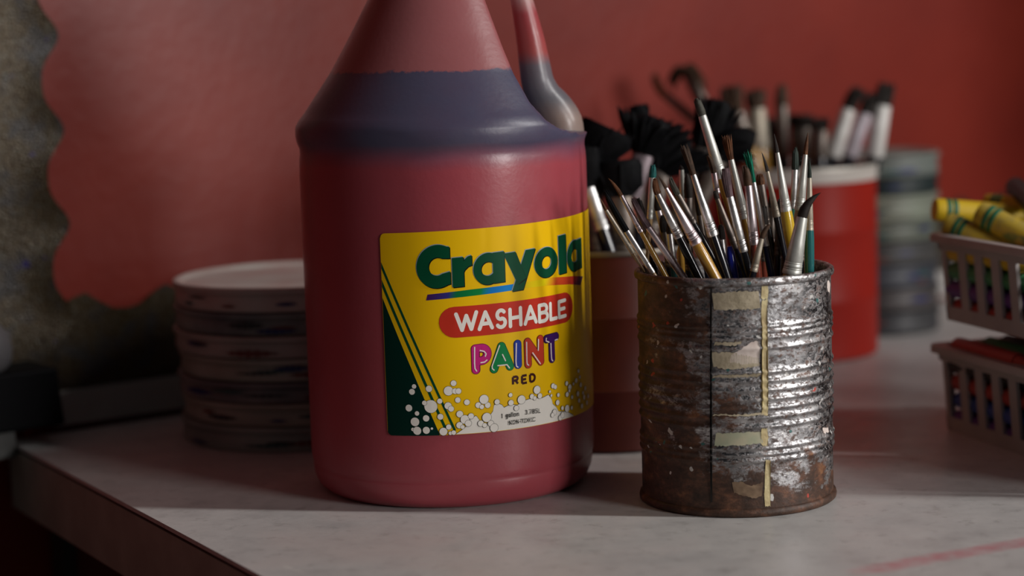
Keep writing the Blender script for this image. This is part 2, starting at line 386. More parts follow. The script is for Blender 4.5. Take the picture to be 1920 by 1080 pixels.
top = [lab(*p) for p in ((722, 437), (850, 433), (960, 422), (1060, 407))]; bot = [lab(*p) for p in ((750, 816), (830, 817), (980, 803), (1060, 785))]
def fitl(P):
    n = len(P); mx = sum(p.x for p in P)/n; my = sum(p.y for p in P)/n; k = sum((p.x-mx)*(p.y-my) for p in P)/sum((p.x-mx)**2 for p in P); return lambda x: my+k*(x-mx)
fT, fB = fitl(top), fitl(bot)
lay = Print(); cr_ = .0026; n = 150; A = []; B = []
for i in range(n+1):
    x = S0+(S1-S0)*(i/n)**1.15; e = 0
    for q in (x-S0, S1-x):
        if q < cr_: e = cr_-math.sqrt(max(cr_**2-(cr_-q)**2, 0))
    A.append(Vector((x, fB(x)+e))); B.append(Vector((x, fT(x)-e)))
# paper, with faint ripples
rows = 14; vs = []; fs = []
for i in range(n+1):
    for j in range(rows+1):
        t = j/rows; x = A[i].x; z = A[i].y+(B[i].y-A[i].y)*t
        rip = .00012*math.exp(-((x-.060)/.003)**2)*t**2+.0001*math.exp(-((x-.082)/.004)**2)+.00022*math.exp(-((x-.017-.006*t)/.0016)**2)*max(0, t-.8)*4
        r = LR-.00002-rip; a = x/LR; vs.append((r*math.sin(a), -r*math.cos(a), z))
for i in range(n):
    for j in range(rows): q = i*(rows+1)+j; fs.append((q, q+rows+1, q+rows+2, q+1))
mb = MB(); mb.add(vs, fs, C_['yellow']); label = mb.build('label', ink, jug, 60)
label['label'] = 'yellow paper label'
def zl(x, y, o, sc): return lab(o[0]+x/sc, o[1]+y/sc)
# green corner with stripes
G = Print(.00003); o_, s_ = (700, 400), 2.51
def clipx(p): return Vector((max(p.x, S0+.0002), p.y))
def slant(xa, ya, xb, yb): return clipx(zl(xa, ya, o_, s_)), zl(xb, yb, o_, s_)
a, b = slant(36, 398, 300, 1012)
n = 40; TOP = []; BOT = []
for i in range(n+1):
    x = S0+.0002+(b.x-S0+.0010)*i/n; e = 0; q = x-S0
    if q < cr_: e = cr_-math.sqrt(max(cr_**2-(cr_-q)**2, 0))
    TOP.append(Vector((x, max(a.y+(b.y-a.y)*(x-a.x)/(b.x-a.x), fB(x)+e)))); BOT.append(Vector((x, fB(x)+e)))
G.strip(BOT, TOP, C_['deep'])
for (xa, ya, xb, yb, wd) in ((33, 330, 344, 1022, 17), (31, 245, 388, 1030, 15)):
    a, b = slant(xa, ya, xb, yb); w = wd/s_*.000287*1.9; n = 40
    pa = [a+(b-a)*(i/n) for i in range(n+1)]
    G.strip([Vector((p.x, max(p.y-w/2, fB(p.x)))) for p in pa], [Vector((p.x, max(p.y+w/2, fB(p.x)))) for p in pa], C_['green'])
G.mb.build('corner_stripes', ink, label, 0)
# rainbow underline
U = Print(.00004); o_, s_ = (760, 420), 5.3333
def grad(stops):
    def f(t):
        for (p, c), (q, d) in zip(stops, stops[1:]):
            if t <= q: k = (t-p)/(q-p); return tuple(x+(y-x)*k for x, y in zip(c, d))
        return stops[-1][1]
    return f
def band(tp, bt, g, n=40):
    def res(P):
        P = [zl(x, y, o_, s_) for x, y in P]; out = []
        for i in range(n+1):
            t = i/n*(len(P)-1); k = min(int(t), len(P)-2); out.append(P[k]+(P[k+1]-P[k])*(t-k))
        return out
    U.strip(res(bt), res(tp), g)
band([(222, 706), (650, 655), (1096, 598)], [(208, 765), (640, 722), (1070, 664)], grad([(0, lin((70, 30, 90))), (.25, lin((50, 50, 130))), (.34, lin((8, 110, 60))), (.62, lin((10, 130, 60))), (.74, C_['sky']), (1, lin((10, 130, 205)))]))
band([(1215, 580), (1450, 535), (1690, 520), (1775, 524)], [(1195, 640), (1430, 613), (1650, 602), (1752, 612)], grad([(0, lin((225, 190, 10))), (.25, lin((230, 210, 10))), (.42, lin((210, 80, 35))), (.7, lin((190, 45, 35))), (.85, lin((110, 35, 70))), (1, lin((70, 28, 70)))]))
U.mb.build('rainbow_underline', ink, label, 0)
# logo word: each letter in its own box (px in that crop)
W1 = Print(.0001)
def letter(pr, kind, x0, x1, yt, yb, col, dx=0, dy=0, slope=.0, wmul=1.):
    xm = (x0+x1)/2
    sa = zl(x0, (yt+yb)/2, o_, s_).x+dx; sb = zl(x1, (yt+yb)/2, o_, s_).x+dx
    z1 = zl(xm, yt, o_, s_).y+dy; z0 = zl(xm, yb, o_, s_).y+dy; h = z1-z0; w = sb-sa; sm = (sa+sb)/2
    def T(u, v): return Vector((sa+u*w, z0+v*h+slope*(sa+u*w-sm)))
    def ring(cu, cv, ru, rv, tu, tv, a0=0, a1=360, n=48):
        O = [T(cu+ru*math.cos(math.radians(a0+(a1-a0)*i/n)), cv+rv*math.sin(math.radians(a0+(a1-a0)*i/n))) for i in range(n+1)]
        I = [T(cu+(ru-tu)*math.cos(math.radians(a0+(a1-a0)*i/n)), cv+(rv-tv)*math.sin(math.radians(a0+(a1-a0)*i/n))) for i in range(n+1)]
        pr.strip(O, I, col)
    def quad(*P, n=10):
        a, b, c, d = [T(*p) for p in P]
        pr.strip([a+(b-a)*(i/n) for i in range(n+1)], [d+(c-d)*(i/n) for i in range(n+1)], col)
    def even(P, n=60):      # resample a polyline evenly
        P = [Vector(p) for p in P]; L_ = [0]
        for a, b in zip(P, P[1:]): L_.append(L_[-1]+(b-a).length)
        out = []; k = 0
        for i in range(n+1):
            d = L_[-1]*i/n
            while k < len(P)-2 and L_[k+1] < d: k += 1
            out.append(P[k]+(P[k+1]-P[k])*min(1, (d-L_[k])/max(L_[k+1]-L_[k], 1e-9)))
        return out
    if kind == 'C':
        O = even([(1, .93)]+arc(.62, .5, .62, 62, 298, 50, .5)+[(1, .07)]); I = even([(1, .66)]+arc(.62, .5, .26, 58, 302, 40, .21)+[(1, .36)])
        pr.strip([T(*p) for p in O], [T(*p) for p in I], col)
    if kind == 'r':
        quad((0, 0), (.58, 0), (.58, 1), (0, 1))
        O = even([(.50, .72), (.62, .90), (.80, 1.0), (1.0, 1.03)], 14); I = even([(.50, .40), (.64, .56), (.82, .66), (1.0, .69)], 14)
        pr.strip([T(*p) for p in O], [T(*p) for p in I], col)
    if kind == 'a': ring(.46, .5, .46, .52, .24, .29); quad((.62, 0), (1, 0), (1, 1), (.62, 1))
    if kind == 'o': ring(.5, .5, .5, .5, .29, .28)
    if kind == 'l': quad((0, 0), (1, 0), (1, 1), (0, 1))
    if kind == 'y': quad((0, 1), (.36, 1), (.66, .28), (.40, .16)); quad((.68, 1), (1.0, 1), (.56, 0), (.22, 0))
LOGO = [('C', 112, 448, 212, 645), ('r', 470, 668, 330, 625), ('a', 680, 992, 292, 598), ('y', 985, 1305, 270, 660), ('o', 1288, 1518, 232, 535), ('l', 1530, 1606, 110, 496), ('a', 1614, 1760, 165, 465)]
mm = .287e-3/s_
for ddx, ddy, cc in ((-7*mm, 7*mm, lin((150, 160, 165))), (7*mm, -8*mm, C_['black']), (0, 0, C_['green'])):
    for kd, x0, x1, yt, yb in LOGO: letter(W1, kd, x0, x1, yt, yb, cc, ddx, ddy, .06)
W1.mb.build('logo_lettering', ink, label, 0)
# WASHABLE in a red pill
W2 = Print(.0001); o_, s_ = (800, 540), 5.4
pl, prt = zl(283, 347, o_, s_), zl(1395, 198, o_, s_)
W2.stroke([pl, prt], .0157, C_['red'])
GL = {  # stroke font, unit box, y up
 'W': [[(0, 1), (.27, 0)], [(.27, 0), (.5, .85)], [(.5, .85), (.73, 0)], [(.73, 0), (1, 1)]],
 'A': [[(0, 0), (.5, 1)], [(.5, 1), (1, 0)], [(.2, .3), (.8, .3)]],
 'S': [arc(.5, .74, .42, 35, 270, 18, .26)+arc(.5, .26, .46, 90, -150, 18, .26)[1:]],
 'H': [[(0, 0), (0, 1)], [(1, 0), (1, 1)], [(0, .48), (1, .48)]],
 'B': [[(0, 0), (0, 1)], [(0, 1), (.55, 1)]+arc(.55, .76, .38, 90, -90, 12, .24)+[(0, .52)], [(.55, .52)]+arc(.55, .26, .45, 90, -90, 12, .26)+[(0, 0)]],
 'L': [[(0, 1), (0, 0)], [(0, 0), (1, 0)]],
 'E': [[(0, 0), (0, 1)], [(0, 1), (1, 1)], [(0, .5), (.85, .5)], [(0, 0), (1, 0)]],
 'P': [[(0, 0), (0, 1)], [(0, 1), (.5, 1)]+arc(.5, .70, .5, 90, -90, 14, .30)+[(0, .40)]],
 'I': [[(.5, 0), (.5, 1)]],
 'N': [[(0, 0), (0, 1)], [(0, 1), (1, 0)], [(1, 0), (1, 1)]],
 'T': [[(.5, 0), (.5, 1)], [(0, 1), (1, 1)]],
 'R': [[(0, 0), (0, 1)], [(0, 1), (.55, 1)]+arc(.55, .75, .42, 90, -90, 12, .25)+[(0, .5)], [(.5, .5), (1, 0)]],
 'D': [[(0, 0), (0, 1)], [(0, 1), (.4, 1)]+arc(.4, .5, .6, 90, -90, 18, .5)+[(0, 0)]],
 'O': [arc(.5, .5, .5, 90, 450, 30)], 'C': [arc(.55, .5, .55, 50, 310, 26, .5)], 'X': [[(0, 0), (1, 1)], [(0, 1), (1, 0)]], '-': [[(0, .4), (1, .4)]],
 '1': [[(.2, .8), (.55, 1)], [(.55, 1), (.55, 0)]], 'g': [arc(.5, .35, .48, 0, 360, 24, .35), [(1, .7), (1, -.15)]+arc(.5, -.15, .5, 0, -150, 12, .22)],
 'a': [arc(.5, .35, .48, 0, 360, 24, .35), [(1, .7), (1, 0)]], 'l': [[(.5, 0), (.5, 1.05)]], 'o': [arc(.5, .35, .5, 0, 360, 24, .35)],
 'n': [[(0, 0), (0, .7)], [(0, .4)]+arc(.5, .4, .5, 180, 0, 12, .3)+[(1, 0)]],
 '3': [arc(.45, .75, .42, 150, -90, 14, .25), arc(.45, .25, .5, 90, -150, 14, .25)], '7': [[(0, 1), (1, 1), (.3, 0)]], '.': [[(.5, 0), (.5, .02)]],
 '8': [arc(.5, .75, .4, 0, 360, 20, .25), arc(.5, .25, .5, 0, 360, 20, .25)], '5': [[(.95, 1), (.2, 1)], [(.2, 1), (.1, .55)], arc(.45, .3, .5, 130, -150, 18, .3)],
}
def put(pr, ch, q, wst, col, cap='round', inset=True, off=(0, 0)):
    """q = x0,x1 at mid height, (y top, y bottom) in crop px"""
    x0, x1, yt, yb, slope = q; xm = (x0+x1)/2; ym = (yt+yb)/2
    sa = zl(x0, ym, o_, s_).x; sb = zl(x1, ym, o_, s_).x; z1 = zl(xm, yt, o_, s_).y; z0 = zl(xm, yb, o_, s_).y
    if inset: sa += wst/2; sb -= wst/2; z1 -= wst/2; z0 += wst/2
    if ch in 'Il.1' and sb < sa: sa = sb = (sa+sb)/2
    sm = (sa+sb)/2
    for st in GL[ch]:
        P = [(sa+u*(sb-sa)+off[0], z0+v*(z1-z0)+slope*(sa+u*(sb-sa)-sm)+off[1]) for u, v in st]
        pr.stroke(P, wst, col, cap)
for ch, x0, x1, yt, yb in (('W', 280, 524, 236, 440), ('A', 512, 678, 224, 428), ('S', 688, 814, 206, 415), ('H', 826, 966, 190, 398), ('A', 976, 1118, 168, 372), ('B', 1122, 1232, 150, 352), ('L', 1236, 1320, 132, 330), ('E', 1322, 1408, 112, 308)):
    put(W2, ch, (x0, x1, yt, yb, .06), .00195, C_['white'])
W2.mb.build('washable_lettering', ink, label, 0)
W3 = Print(.0001)
PA = [('P', 450, 660, 562, 866, 'magenta'), ('A', 634, 882, 545, 852, 'teal'), ('I', 876, 966, 522, 820, 'blue'), ('N', 984, 1186, 487, 802, 'orange'), ('T', 1180, 1340, 458, 762, 'purple')]
for ch, x0, x1, yt, yb, cn in PA:
    dk = tuple(x*.3 for x in C_[cn]); put(W3, ch, (x0, x1, yt, yb, .07), .0046, dk)
for ch, x0, x1, yt, yb, cn in PA:
    put(W3, ch, (x0+6, x1-6, yt+6, yb-6, .07), .0038, C_[cn])
for pts in ([(484, 600), (484, 760), (488, 815), (505, 840)], [(540, 632), (580, 640), (600, 665), (592, 690)], [(548, 755), (585, 748), (608, 728)], [(735, 582), (660, 790), (662, 815), (680, 830)], [(765, 672), (795, 735)], [(718, 785), (810, 775), (835, 808)],
            [(904, 560), (900, 740), (905, 790), (920, 800)], [(1007, 548), (1010, 745), (1014, 772), (1028, 780)], [(1068, 655), (1145, 765)], [(1126, 520), (1124, 630)], [(1205, 508), (1202, 535), (1232, 548)], [(1292, 528), (1316, 518)], [(1250, 560), (1256, 700), (1260, 728), (1270, 736)]):
    W3.stroke([zl(x, y, o_, s_) for x, y in pts], .00062, C_['shine'])
W3.mb.build('paint_lettering', ink, label, 0)
W4 = Print(.0001)
for ch, x0, x1, yt, yb in (('R', 862, 934, 886, 985), ('E', 954, 1024, 874, 974), ('D', 1036, 1104, 860, 958)):
    put(W4, ch, (x0, x1, yt, yb, .06), .00125, C_['rust'], 'butt')
# foam and bubbles
o_, s_ = (720, 680), 4.8
BU = Print(.00006)
foam = [(652, 640), (700, 608), (745, 570), (780, 500), (830, 478), (860, 520), (885, 560), (945, 540), (958, 470), (985, 430), (990, 382), (1020, 365), (1060, 380), (1080, 405), (1140, 375), (1200, 385), (1240, 350), (1330, 320), (1420, 320), (1480, 288), (1508, 330), (1515, 370), (1550, 400), (1570, 440), (1640, 440), (1700, 470), (1705, 480)]
fp = [zl(x, y, o_, s_) for x, y in foam]
def foam_poly(shift): 
    return [Vector((p.x, max(p.y+shift, fB(p.x)+.0003))) for p in fp]+[Vector((fp[-1].x, fB(fp[-1].x)+.0002)), Vector((fp[0].x, fB(fp[0].x)+.0002))]
BU.poly(foam_poly(.0003), C_['line'], .0006); BU.poly(foam_poly(0), C_['white'], .0006)
BUB = [(271,214,22),(252,262,28),(405,235,30),(626,185,27),(580,254,42),(640,256,27),(670,256,27),(664,336,26),(746,356,27),(848,382,27),(933,382,27),(900,330,42),(880,398,22),(225,408,32),(422,394,58),(365,362,23),(502,346,25),(577,388,33),(604,415,27),(298,456,22),(280,532,40),(380,500,30),(508,486,28),(682,462,31),(262,600,18),(300,612,38),(382,608,33),(432,592,13),(583,578,25),(728,510,40),(783,480,27),(758,545,30),(680,562,30),(707,578,20),(536,635,36),(598,640,18),(628,640,22),(924,492,42),(870,546,28),(905,562,22),(960,546,28),(990,600,38),(1016,352,26),(1136,290,20),(1140,360,27),(1188,408,25),(1234,332,40),(1327,303,24),(1398,298,26),(1372,244,38),(1352,318,20),(1487,260,14),(1500,295,14),(1515,208,24),(1535,218,22),(1562,290,20),(1556,358,26),(1528,446,28),(1510,470,22),(1580,495,26),(1600,470,28),(1598,408,20),(1640,412,34),(1636,186,22),(1664,220,28),(1640,285,24),(1660,250,18),(1684,310,20),(1720,160,24),(1695,190,16),(1740,75,20),(1735,280,26),(1760,200,24),(1790,310,26),(1800,230,22),(1770,390,24),(1815,360,22),(1680,405,20),(1745,340,22),(1780,270,18),(1825,300,22),(1750,130,18)]
for x, y, r in BUB:
    c = zl(x, y, o_, s_); rr = r*mm*5.3333/4.8; c.y = max(c.y, fB(c.x)+rr*.9)
    BU.disc(c, rr, C_['line']); BU.disc(c, rr-.00016, C_['white'])
BU.mb.build('bubble_print', ink, label, 0)
def line_text(txt, xs, yt0, yt1, h, w):
    """letters at crop-px left edges xs with widths; top line from yt0 to yt1"""
    X0, X1 = xs[0][0], xs[-1][1]
    for ch, (a, b) in zip(txt, xs):
        t = ((a+b)/2-X0)/(X1-X0); y = yt0+(yt1-yt0)*t
        put(W4, ch, (a, b, y, y+h, .07), w, C_['rust'] if False else C_['line'], 'round')
o_, s_ = (720, 680), 4.8
W4.k = .0005
line_text('1gallon', [(1056, 1066), (1092, 1112), (1116, 1136), (1141, 1147), (1151, 1157), (1162, 1184), (1190, 1211)], 458, 437, 42, .00034)
line_text('3.785L', [(1266, 1288), (1292, 1298), (1302, 1324), (1328, 1350), (1354, 1376), (1384, 1400)], 424, 408, 42, .00034)
line_text('NON-TOXIC', [(1119, 1142), (1147, 1179), (1184, 1206), (1210, 1223), (1226, 1248), (1251, 1283), (1286, 1308), (1312, 1318), (1324, 1356)], 520, 486, 40, .00034)
W4.mb.build('small_lettering', ink, label, 0)

# ------------------------------------------------------------------ rusty can
CC = (.11313, 1.04659); CR = .0490
can = thing('tin_can', (CC[0], CC[1], 0), 'rusty ribbed tin can holding slim brushes, right of the jug, with torn label remains', 'tin can', 'cans holding brushes')
mc = mat('rusty_tin', (.5, .5, .5), .35, 1.); nt = mc.node_tree; N = nt.nodes; L = nt.links; bs = N['Principled BSDF']
tc = N.new('ShaderNodeTexCoord'); P = tc.outputs['Object']; xyz = sepxyz(P)
mpn = N.new('ShaderNodeMapping'); mpn.inputs['Scale'].default_value = (1, 1, 1.6); L.new(P, mpn.inputs['Vector']); PM = mpn.outputs[0]
metal = ramp(noise(60, 6, .7, PM), [(.3, (.11, .108, .11)), (.47, (.34, .335, .34)), (.66, (.66, .65, .65))])
rustc = ramp(noise(90, 6, .7, PM), [(.3, (.022, .013, .009)), (.5, (.07, .034, .021)), (.62, (.15, .065, .036)), (.75, (.32, .15, .06))])
low = math_('MULTIPLY', math_('SUBTRACT', .026, xyz[2]), 9)           # more rust near the foot
low = math_('MAXIMUM', low, -.045)
lft = math_('MULTIPLY', math_('ADD', xyz[0], .004), -4.5)              # and on the left half
lft = math_('MAXIMUM', lft, -.06)
msk = math_('ADD', math_('ADD', noise(48, 8, .72, PM), low), lft)
msk = ramp(msk, [(.47, (0,)*3), (.55, (1,)*3)])
fine = ramp(noise(330, 5, .75, PM), [(.50, (0,)*3), (.60, (1,)*3)])
msk = math_('MAXIMUM', msk, math_('MULTIPLY', fine, .9))
col = mix(msk, metal, rustc)
def math_vec(P, k):
    n = N.new('ShaderNodeTexNoise'); n.inputs['Scale'].default_value = 160; L.new(P, n.inputs['Vector'])
    x = N.new('ShaderNodeVectorMath'); x.operation = 'MULTIPLY_ADD'; L.new(n.outputs['Color'], x.inputs[0]); x.inputs[1].default_value = (.006,)*3; L.new(P, x.inputs[2]); return x.outputs[0]
def specks(col, scale, thr, colr):
    v = N.new('ShaderNodeTexVoronoi'); v.inputs['Scale'].default_value = scale; L.new(math_vec(P, scale), v.inputs['Vector'])
    hit = math_('LESS_THAN', v.outputs['Distance'], thr)
    pick = math_('GREATER_THAN', sepxyz(v.outputs['Color'])[0], .90)
    return mix(math_('MULTIPLY', hit, pick), col, colr), math_('MULTIPLY', hit, pick)
col, s1 = specks(col, 210, .25, (.6, .58, .55)); col, s2 = specks(col, 150, .18, (.45, .06, .04)); col, s3 = specks(col, 170, .2, (.05, .16, .15))
L.new(col, bs.inputs['Base Color'])
non = math_('MAXIMUM', msk, math_('MAXIMUM', s1, math_('MAXIMUM', s2, s3)), clamp=True)
L.new(math_('SUBTRACT', 1., math_('MULTIPLY', non, .9)), bs.inputs['Metallic'])
L.new(math_('ADD', math_('MULTIPLY', msk, .25), ramp(noise(120, 4, .6, PM), [(.3, (.20,)*3), (.7, (.38,)*3)])), bs.inputs['Roughness'])
bmp = N.new('ShaderNodeBump'); bmp.inputs['Strength'].default_value = .5; bmp.inputs['Distance'].default_value = .0007
L.new(math_('ADD', noise(260, 5, .7, P), math_('MULTIPLY', msk, .35)), bmp.inputs['Height']); L.new(bmp.outputs['Normal'], bs.inputs['Normal'])
def czr(py): return on_cyl(1500, py, CC, CR)[1]
ribs = [czr(460+y/2.076) for y in (302, 322, 345, 385, 478, 513, 548, 583, 618, 653, 690, 772, 797, 822)]
prof = []; z = .0042
while z <= .1150:
    r = CR
    for q in ribs: r += .00085*math.exp(-((z-q)/.0011)**2)
    prof.append((r, z)); z += .00045
inner = [(CR-.0012, .1150), (CR-.0012, .0030), (0.0008, .0030)]
mb = MB(); mb.lathe(prof+[(CR, .1152)]+inner, 128, cap0=True, cap1=True); mb.build('body', mc, can, 40)
mb = MB(); mb.lathe([(CR-.0015, .1148), (CR+.0004, .1146), (CR+.0014, .1152), (CR+.0017, .1165), (CR+.0014, .1182), (CR+.0002, .1190), (CR-.0012, .1184), (CR-.0015, .1172), (CR-.0015, .1148)], 128, cap0=False, cap1=False); mb.build('rim', mc, can, 60)
mb = MB(); mb.lathe([(CR-.003, .0002), (CR+.0004, .0), (CR+.0014, .0008), (CR+.0016, .0022), (CR+.0012, .0036), (CR-.0002, .0044)], 128); mb.build('foot_rim', mc, can, 60)
o_, s_ = (1180, 460), 2.076
def can_patch(name, pts, m, lift=.0010, step=.0008):
    """thin scrap following the can, outline in crop px"""
    P = []
    for x, y in pts:
        a, z = on_cyl(o_[0]+x/s_, o_[1]+y/s_, CC, CR); P.append(Vector((a*CR, z)))
    x0 = min(p.x for p in P); x1 = max(p.x for p in P); n = max(3, int((x1-x0)/step)); mb = MB(); e = (x1-x0)*1e-4
    def cuts(x):
        ys = []
        for a, b in zip(P, P[1:]+P[:1]):
            if (a.x <= x < b.x) or (b.x <= x < a.x): ys.append(a.y+(b.y-a.y)*(x-a.x)/(b.x-a.x))
        return sorted(ys)
    def rz(z):
        r = 0
        for q in ribs: r += .00085*math.exp(-((z-q)/.0011)**2)
        return CR+max(r, 0)+.00025
    jit = random.Random(name+str(pts[0]))
    xs = [x0+e+(x1-x0-2*e)*i/n for i in range(n+1)]; cs = [cuts(x) for x in xs]; cs = [[c[0]+jit.uniform(-.0004, .0004), c[-1]+jit.uniform(-.0004, .0004)] if len(c) > 1 else [0, 0] for c in cs]
    rows = max(2, int(max(c[1]-c[0] for c in cs)/.0007))
    vs = []; fs = []
    for x, c in zip(xs, cs):
        for j in range(rows+1):
            z = c[0]+(c[1]-c[0])*j/rows; r = rz(z); a = x/CR; vs.append((r*math.sin(a), -r*math.cos(a), z))
    for i in range(n):
        for j in range(rows): q = i*(rows+1)+j; fs.append((q, q+rows+1, q+rows+2, q+1))
    mb.add(vs, fs); o = mb.build(name, m, can, 60); return o
mpap = mat('old_paper', (.52, .44, .31), .7, col2=(.36, .30, .20), scale=160, bump=.3, bscale=500)
mpap2 = mat('green_paper', (.40, .42, .29), .7, col2=(.50, .46, .32), scale=160)
mwht = mat('torn_white_paper', (.80, .70, .64), .7, col2=(.65, .54, .48), scale=200)
mglue = mat('old_glue', (.70, .59, .32), .55, col2=(.50, .38, .19), scale=130, bump=.4, bscale=400)
mdark = mat('grime', (.010, .008, .007), .7)
for pts, m in (([(322, 186), (410, 180), (505, 178), (510, 245), (430, 250), (325, 250)], mpap), ([(320, 418), (390, 415), (505, 440), (508, 468), (440, 480), (380, 482), (322, 470)], mpap), ([(325, 505), (420, 502), (512, 498), (512, 508), (420, 514), (325, 514)], mpap),
               ([(332, 732), (420, 728), (515, 724), (520, 770), (430, 778), (332, 780)], mpap2), ([(325, 655), (420, 658), (525, 652), (525, 660), (420, 664), (325, 662)], mpap), ([(330, 378), (400, 376), (440, 374), (440, 384), (400, 390), (330, 388)], mpap)):
    can_patch('paper_remnant', pts, m)
can_patch('paper_remnant', [(388, 455), (400, 425), (430, 405), (470, 380), (500, 368), (508, 400), (508, 460), (450, 462)], mwht)['label'] = 'torn white paper scrap'
can_patch('paper_remnant', [(400, 925), (430, 918), (470, 935), (520, 922), (520, 970), (490, 985), (440, 975), (405, 960)], mat('brown_paper', (.30, .20, .12), .7, col2=(.12, .07, .04), scale=150))
for y0, y1 in ((150, 210), (212, 660), (712, 780), (835, 1015)):
    n = 9; Lp = []; Rp = []; rr = random.Random(y0)
    for i in range(n):
        y = y0+(y1-y0)*i/(n-1); k = rr.uniform(-3, 3); Lp.append((515+k+rr.uniform(-2, 1)+(12 if y > 830 else 0), y)); Rp.append((537+k+rr.uniform(-1, 3)+(8 if y > 830 else 0), y))
    can_patch('glue_strip', Lp+Rp[::-1], mglue, step=.0003)
can_patch('side_seam', [(314, 150), (322, 150), (324, 1000), (317, 1000)], mdark, step=.0004)
can_patch('paint_drop', [(768, 140), (774, 136), (780, 150), (778, 185), (772, 182), (768, 165)], mwht, step=.0004)
can_patch('paint_drop', [(750, 712), (772, 708), (774, 728), (755, 732)], mwht, step=.0004)

# ------------------------------------------------------------------ brushes
MF = {'silver': mat('silver_ferrule', (.82, .81, .80), .40, 1., col2=(.62, .61, .60), scale=120, bump=.2, bscale=300),
      'pink': mat('pinkish_ferrule', (.80, .70, .72), .40, 1., col2=(.60, .50, .52), scale=120),
      'white': mat('pale_ferrule', (.70, .70, .65), .42, .5, col2=(.55, .55, .50), scale=150),
      'dull': mat('dull_ferrule', (.22, .19, .17), .45, .9, col2=(.15, .12, .10), scale=150),
      'chalk': mat('chalky_ferrule', (.86, .84, .80), .5, .15, col2=(.70, .68, .64), scale=90), 'lilac': mat('lilac_ferrule', (.62, .55, .60), .5, .15, col2=(.5, .44, .48), scale=90),
      'mauve': mat('mauve_ferrule', (.40, .33, .35), .45, .7, col2=(.3, .24, .26), scale=120),
      'cream': mat('cream_ferrule', (.52, .46, .37), .45, .4, col2=(.42, .36, .28), scale=150)}
MH = {k: mat(k+'_lacquer', c, .22, coat=.5) for k, c in dict(black=(.008, .008, .012), navy=(.01, .014, .05), ochre=(.42, .22, .035), yellow=(.62, .40, .03), red=(.30, .035, .025), brick=(.24, .05, .03), blue=(.02, .03, .42), teal=(.02, .14, .14), green=(.03, .15, .10), wood=(.34, .22, .11), burgundy=(.20, .02, .03)).items()}
MBR = {k: mat(k+'_hair', c, .65, col2=tuple(x*.5 for x in c), scale=300, spec=.08 if k == 'black' else .25) for k, c in dict(brown=(.085, .045, .025), dark=(.030, .022, .018), black=(.005, .005, .006), rust=(.17, .065, .025), grey=(.075, .07, .055), green=(.0, .24, .14), teal=(.02, .16, .15), purple=(.15, .09, .10), olive=(.03, .045, .035)).items()}
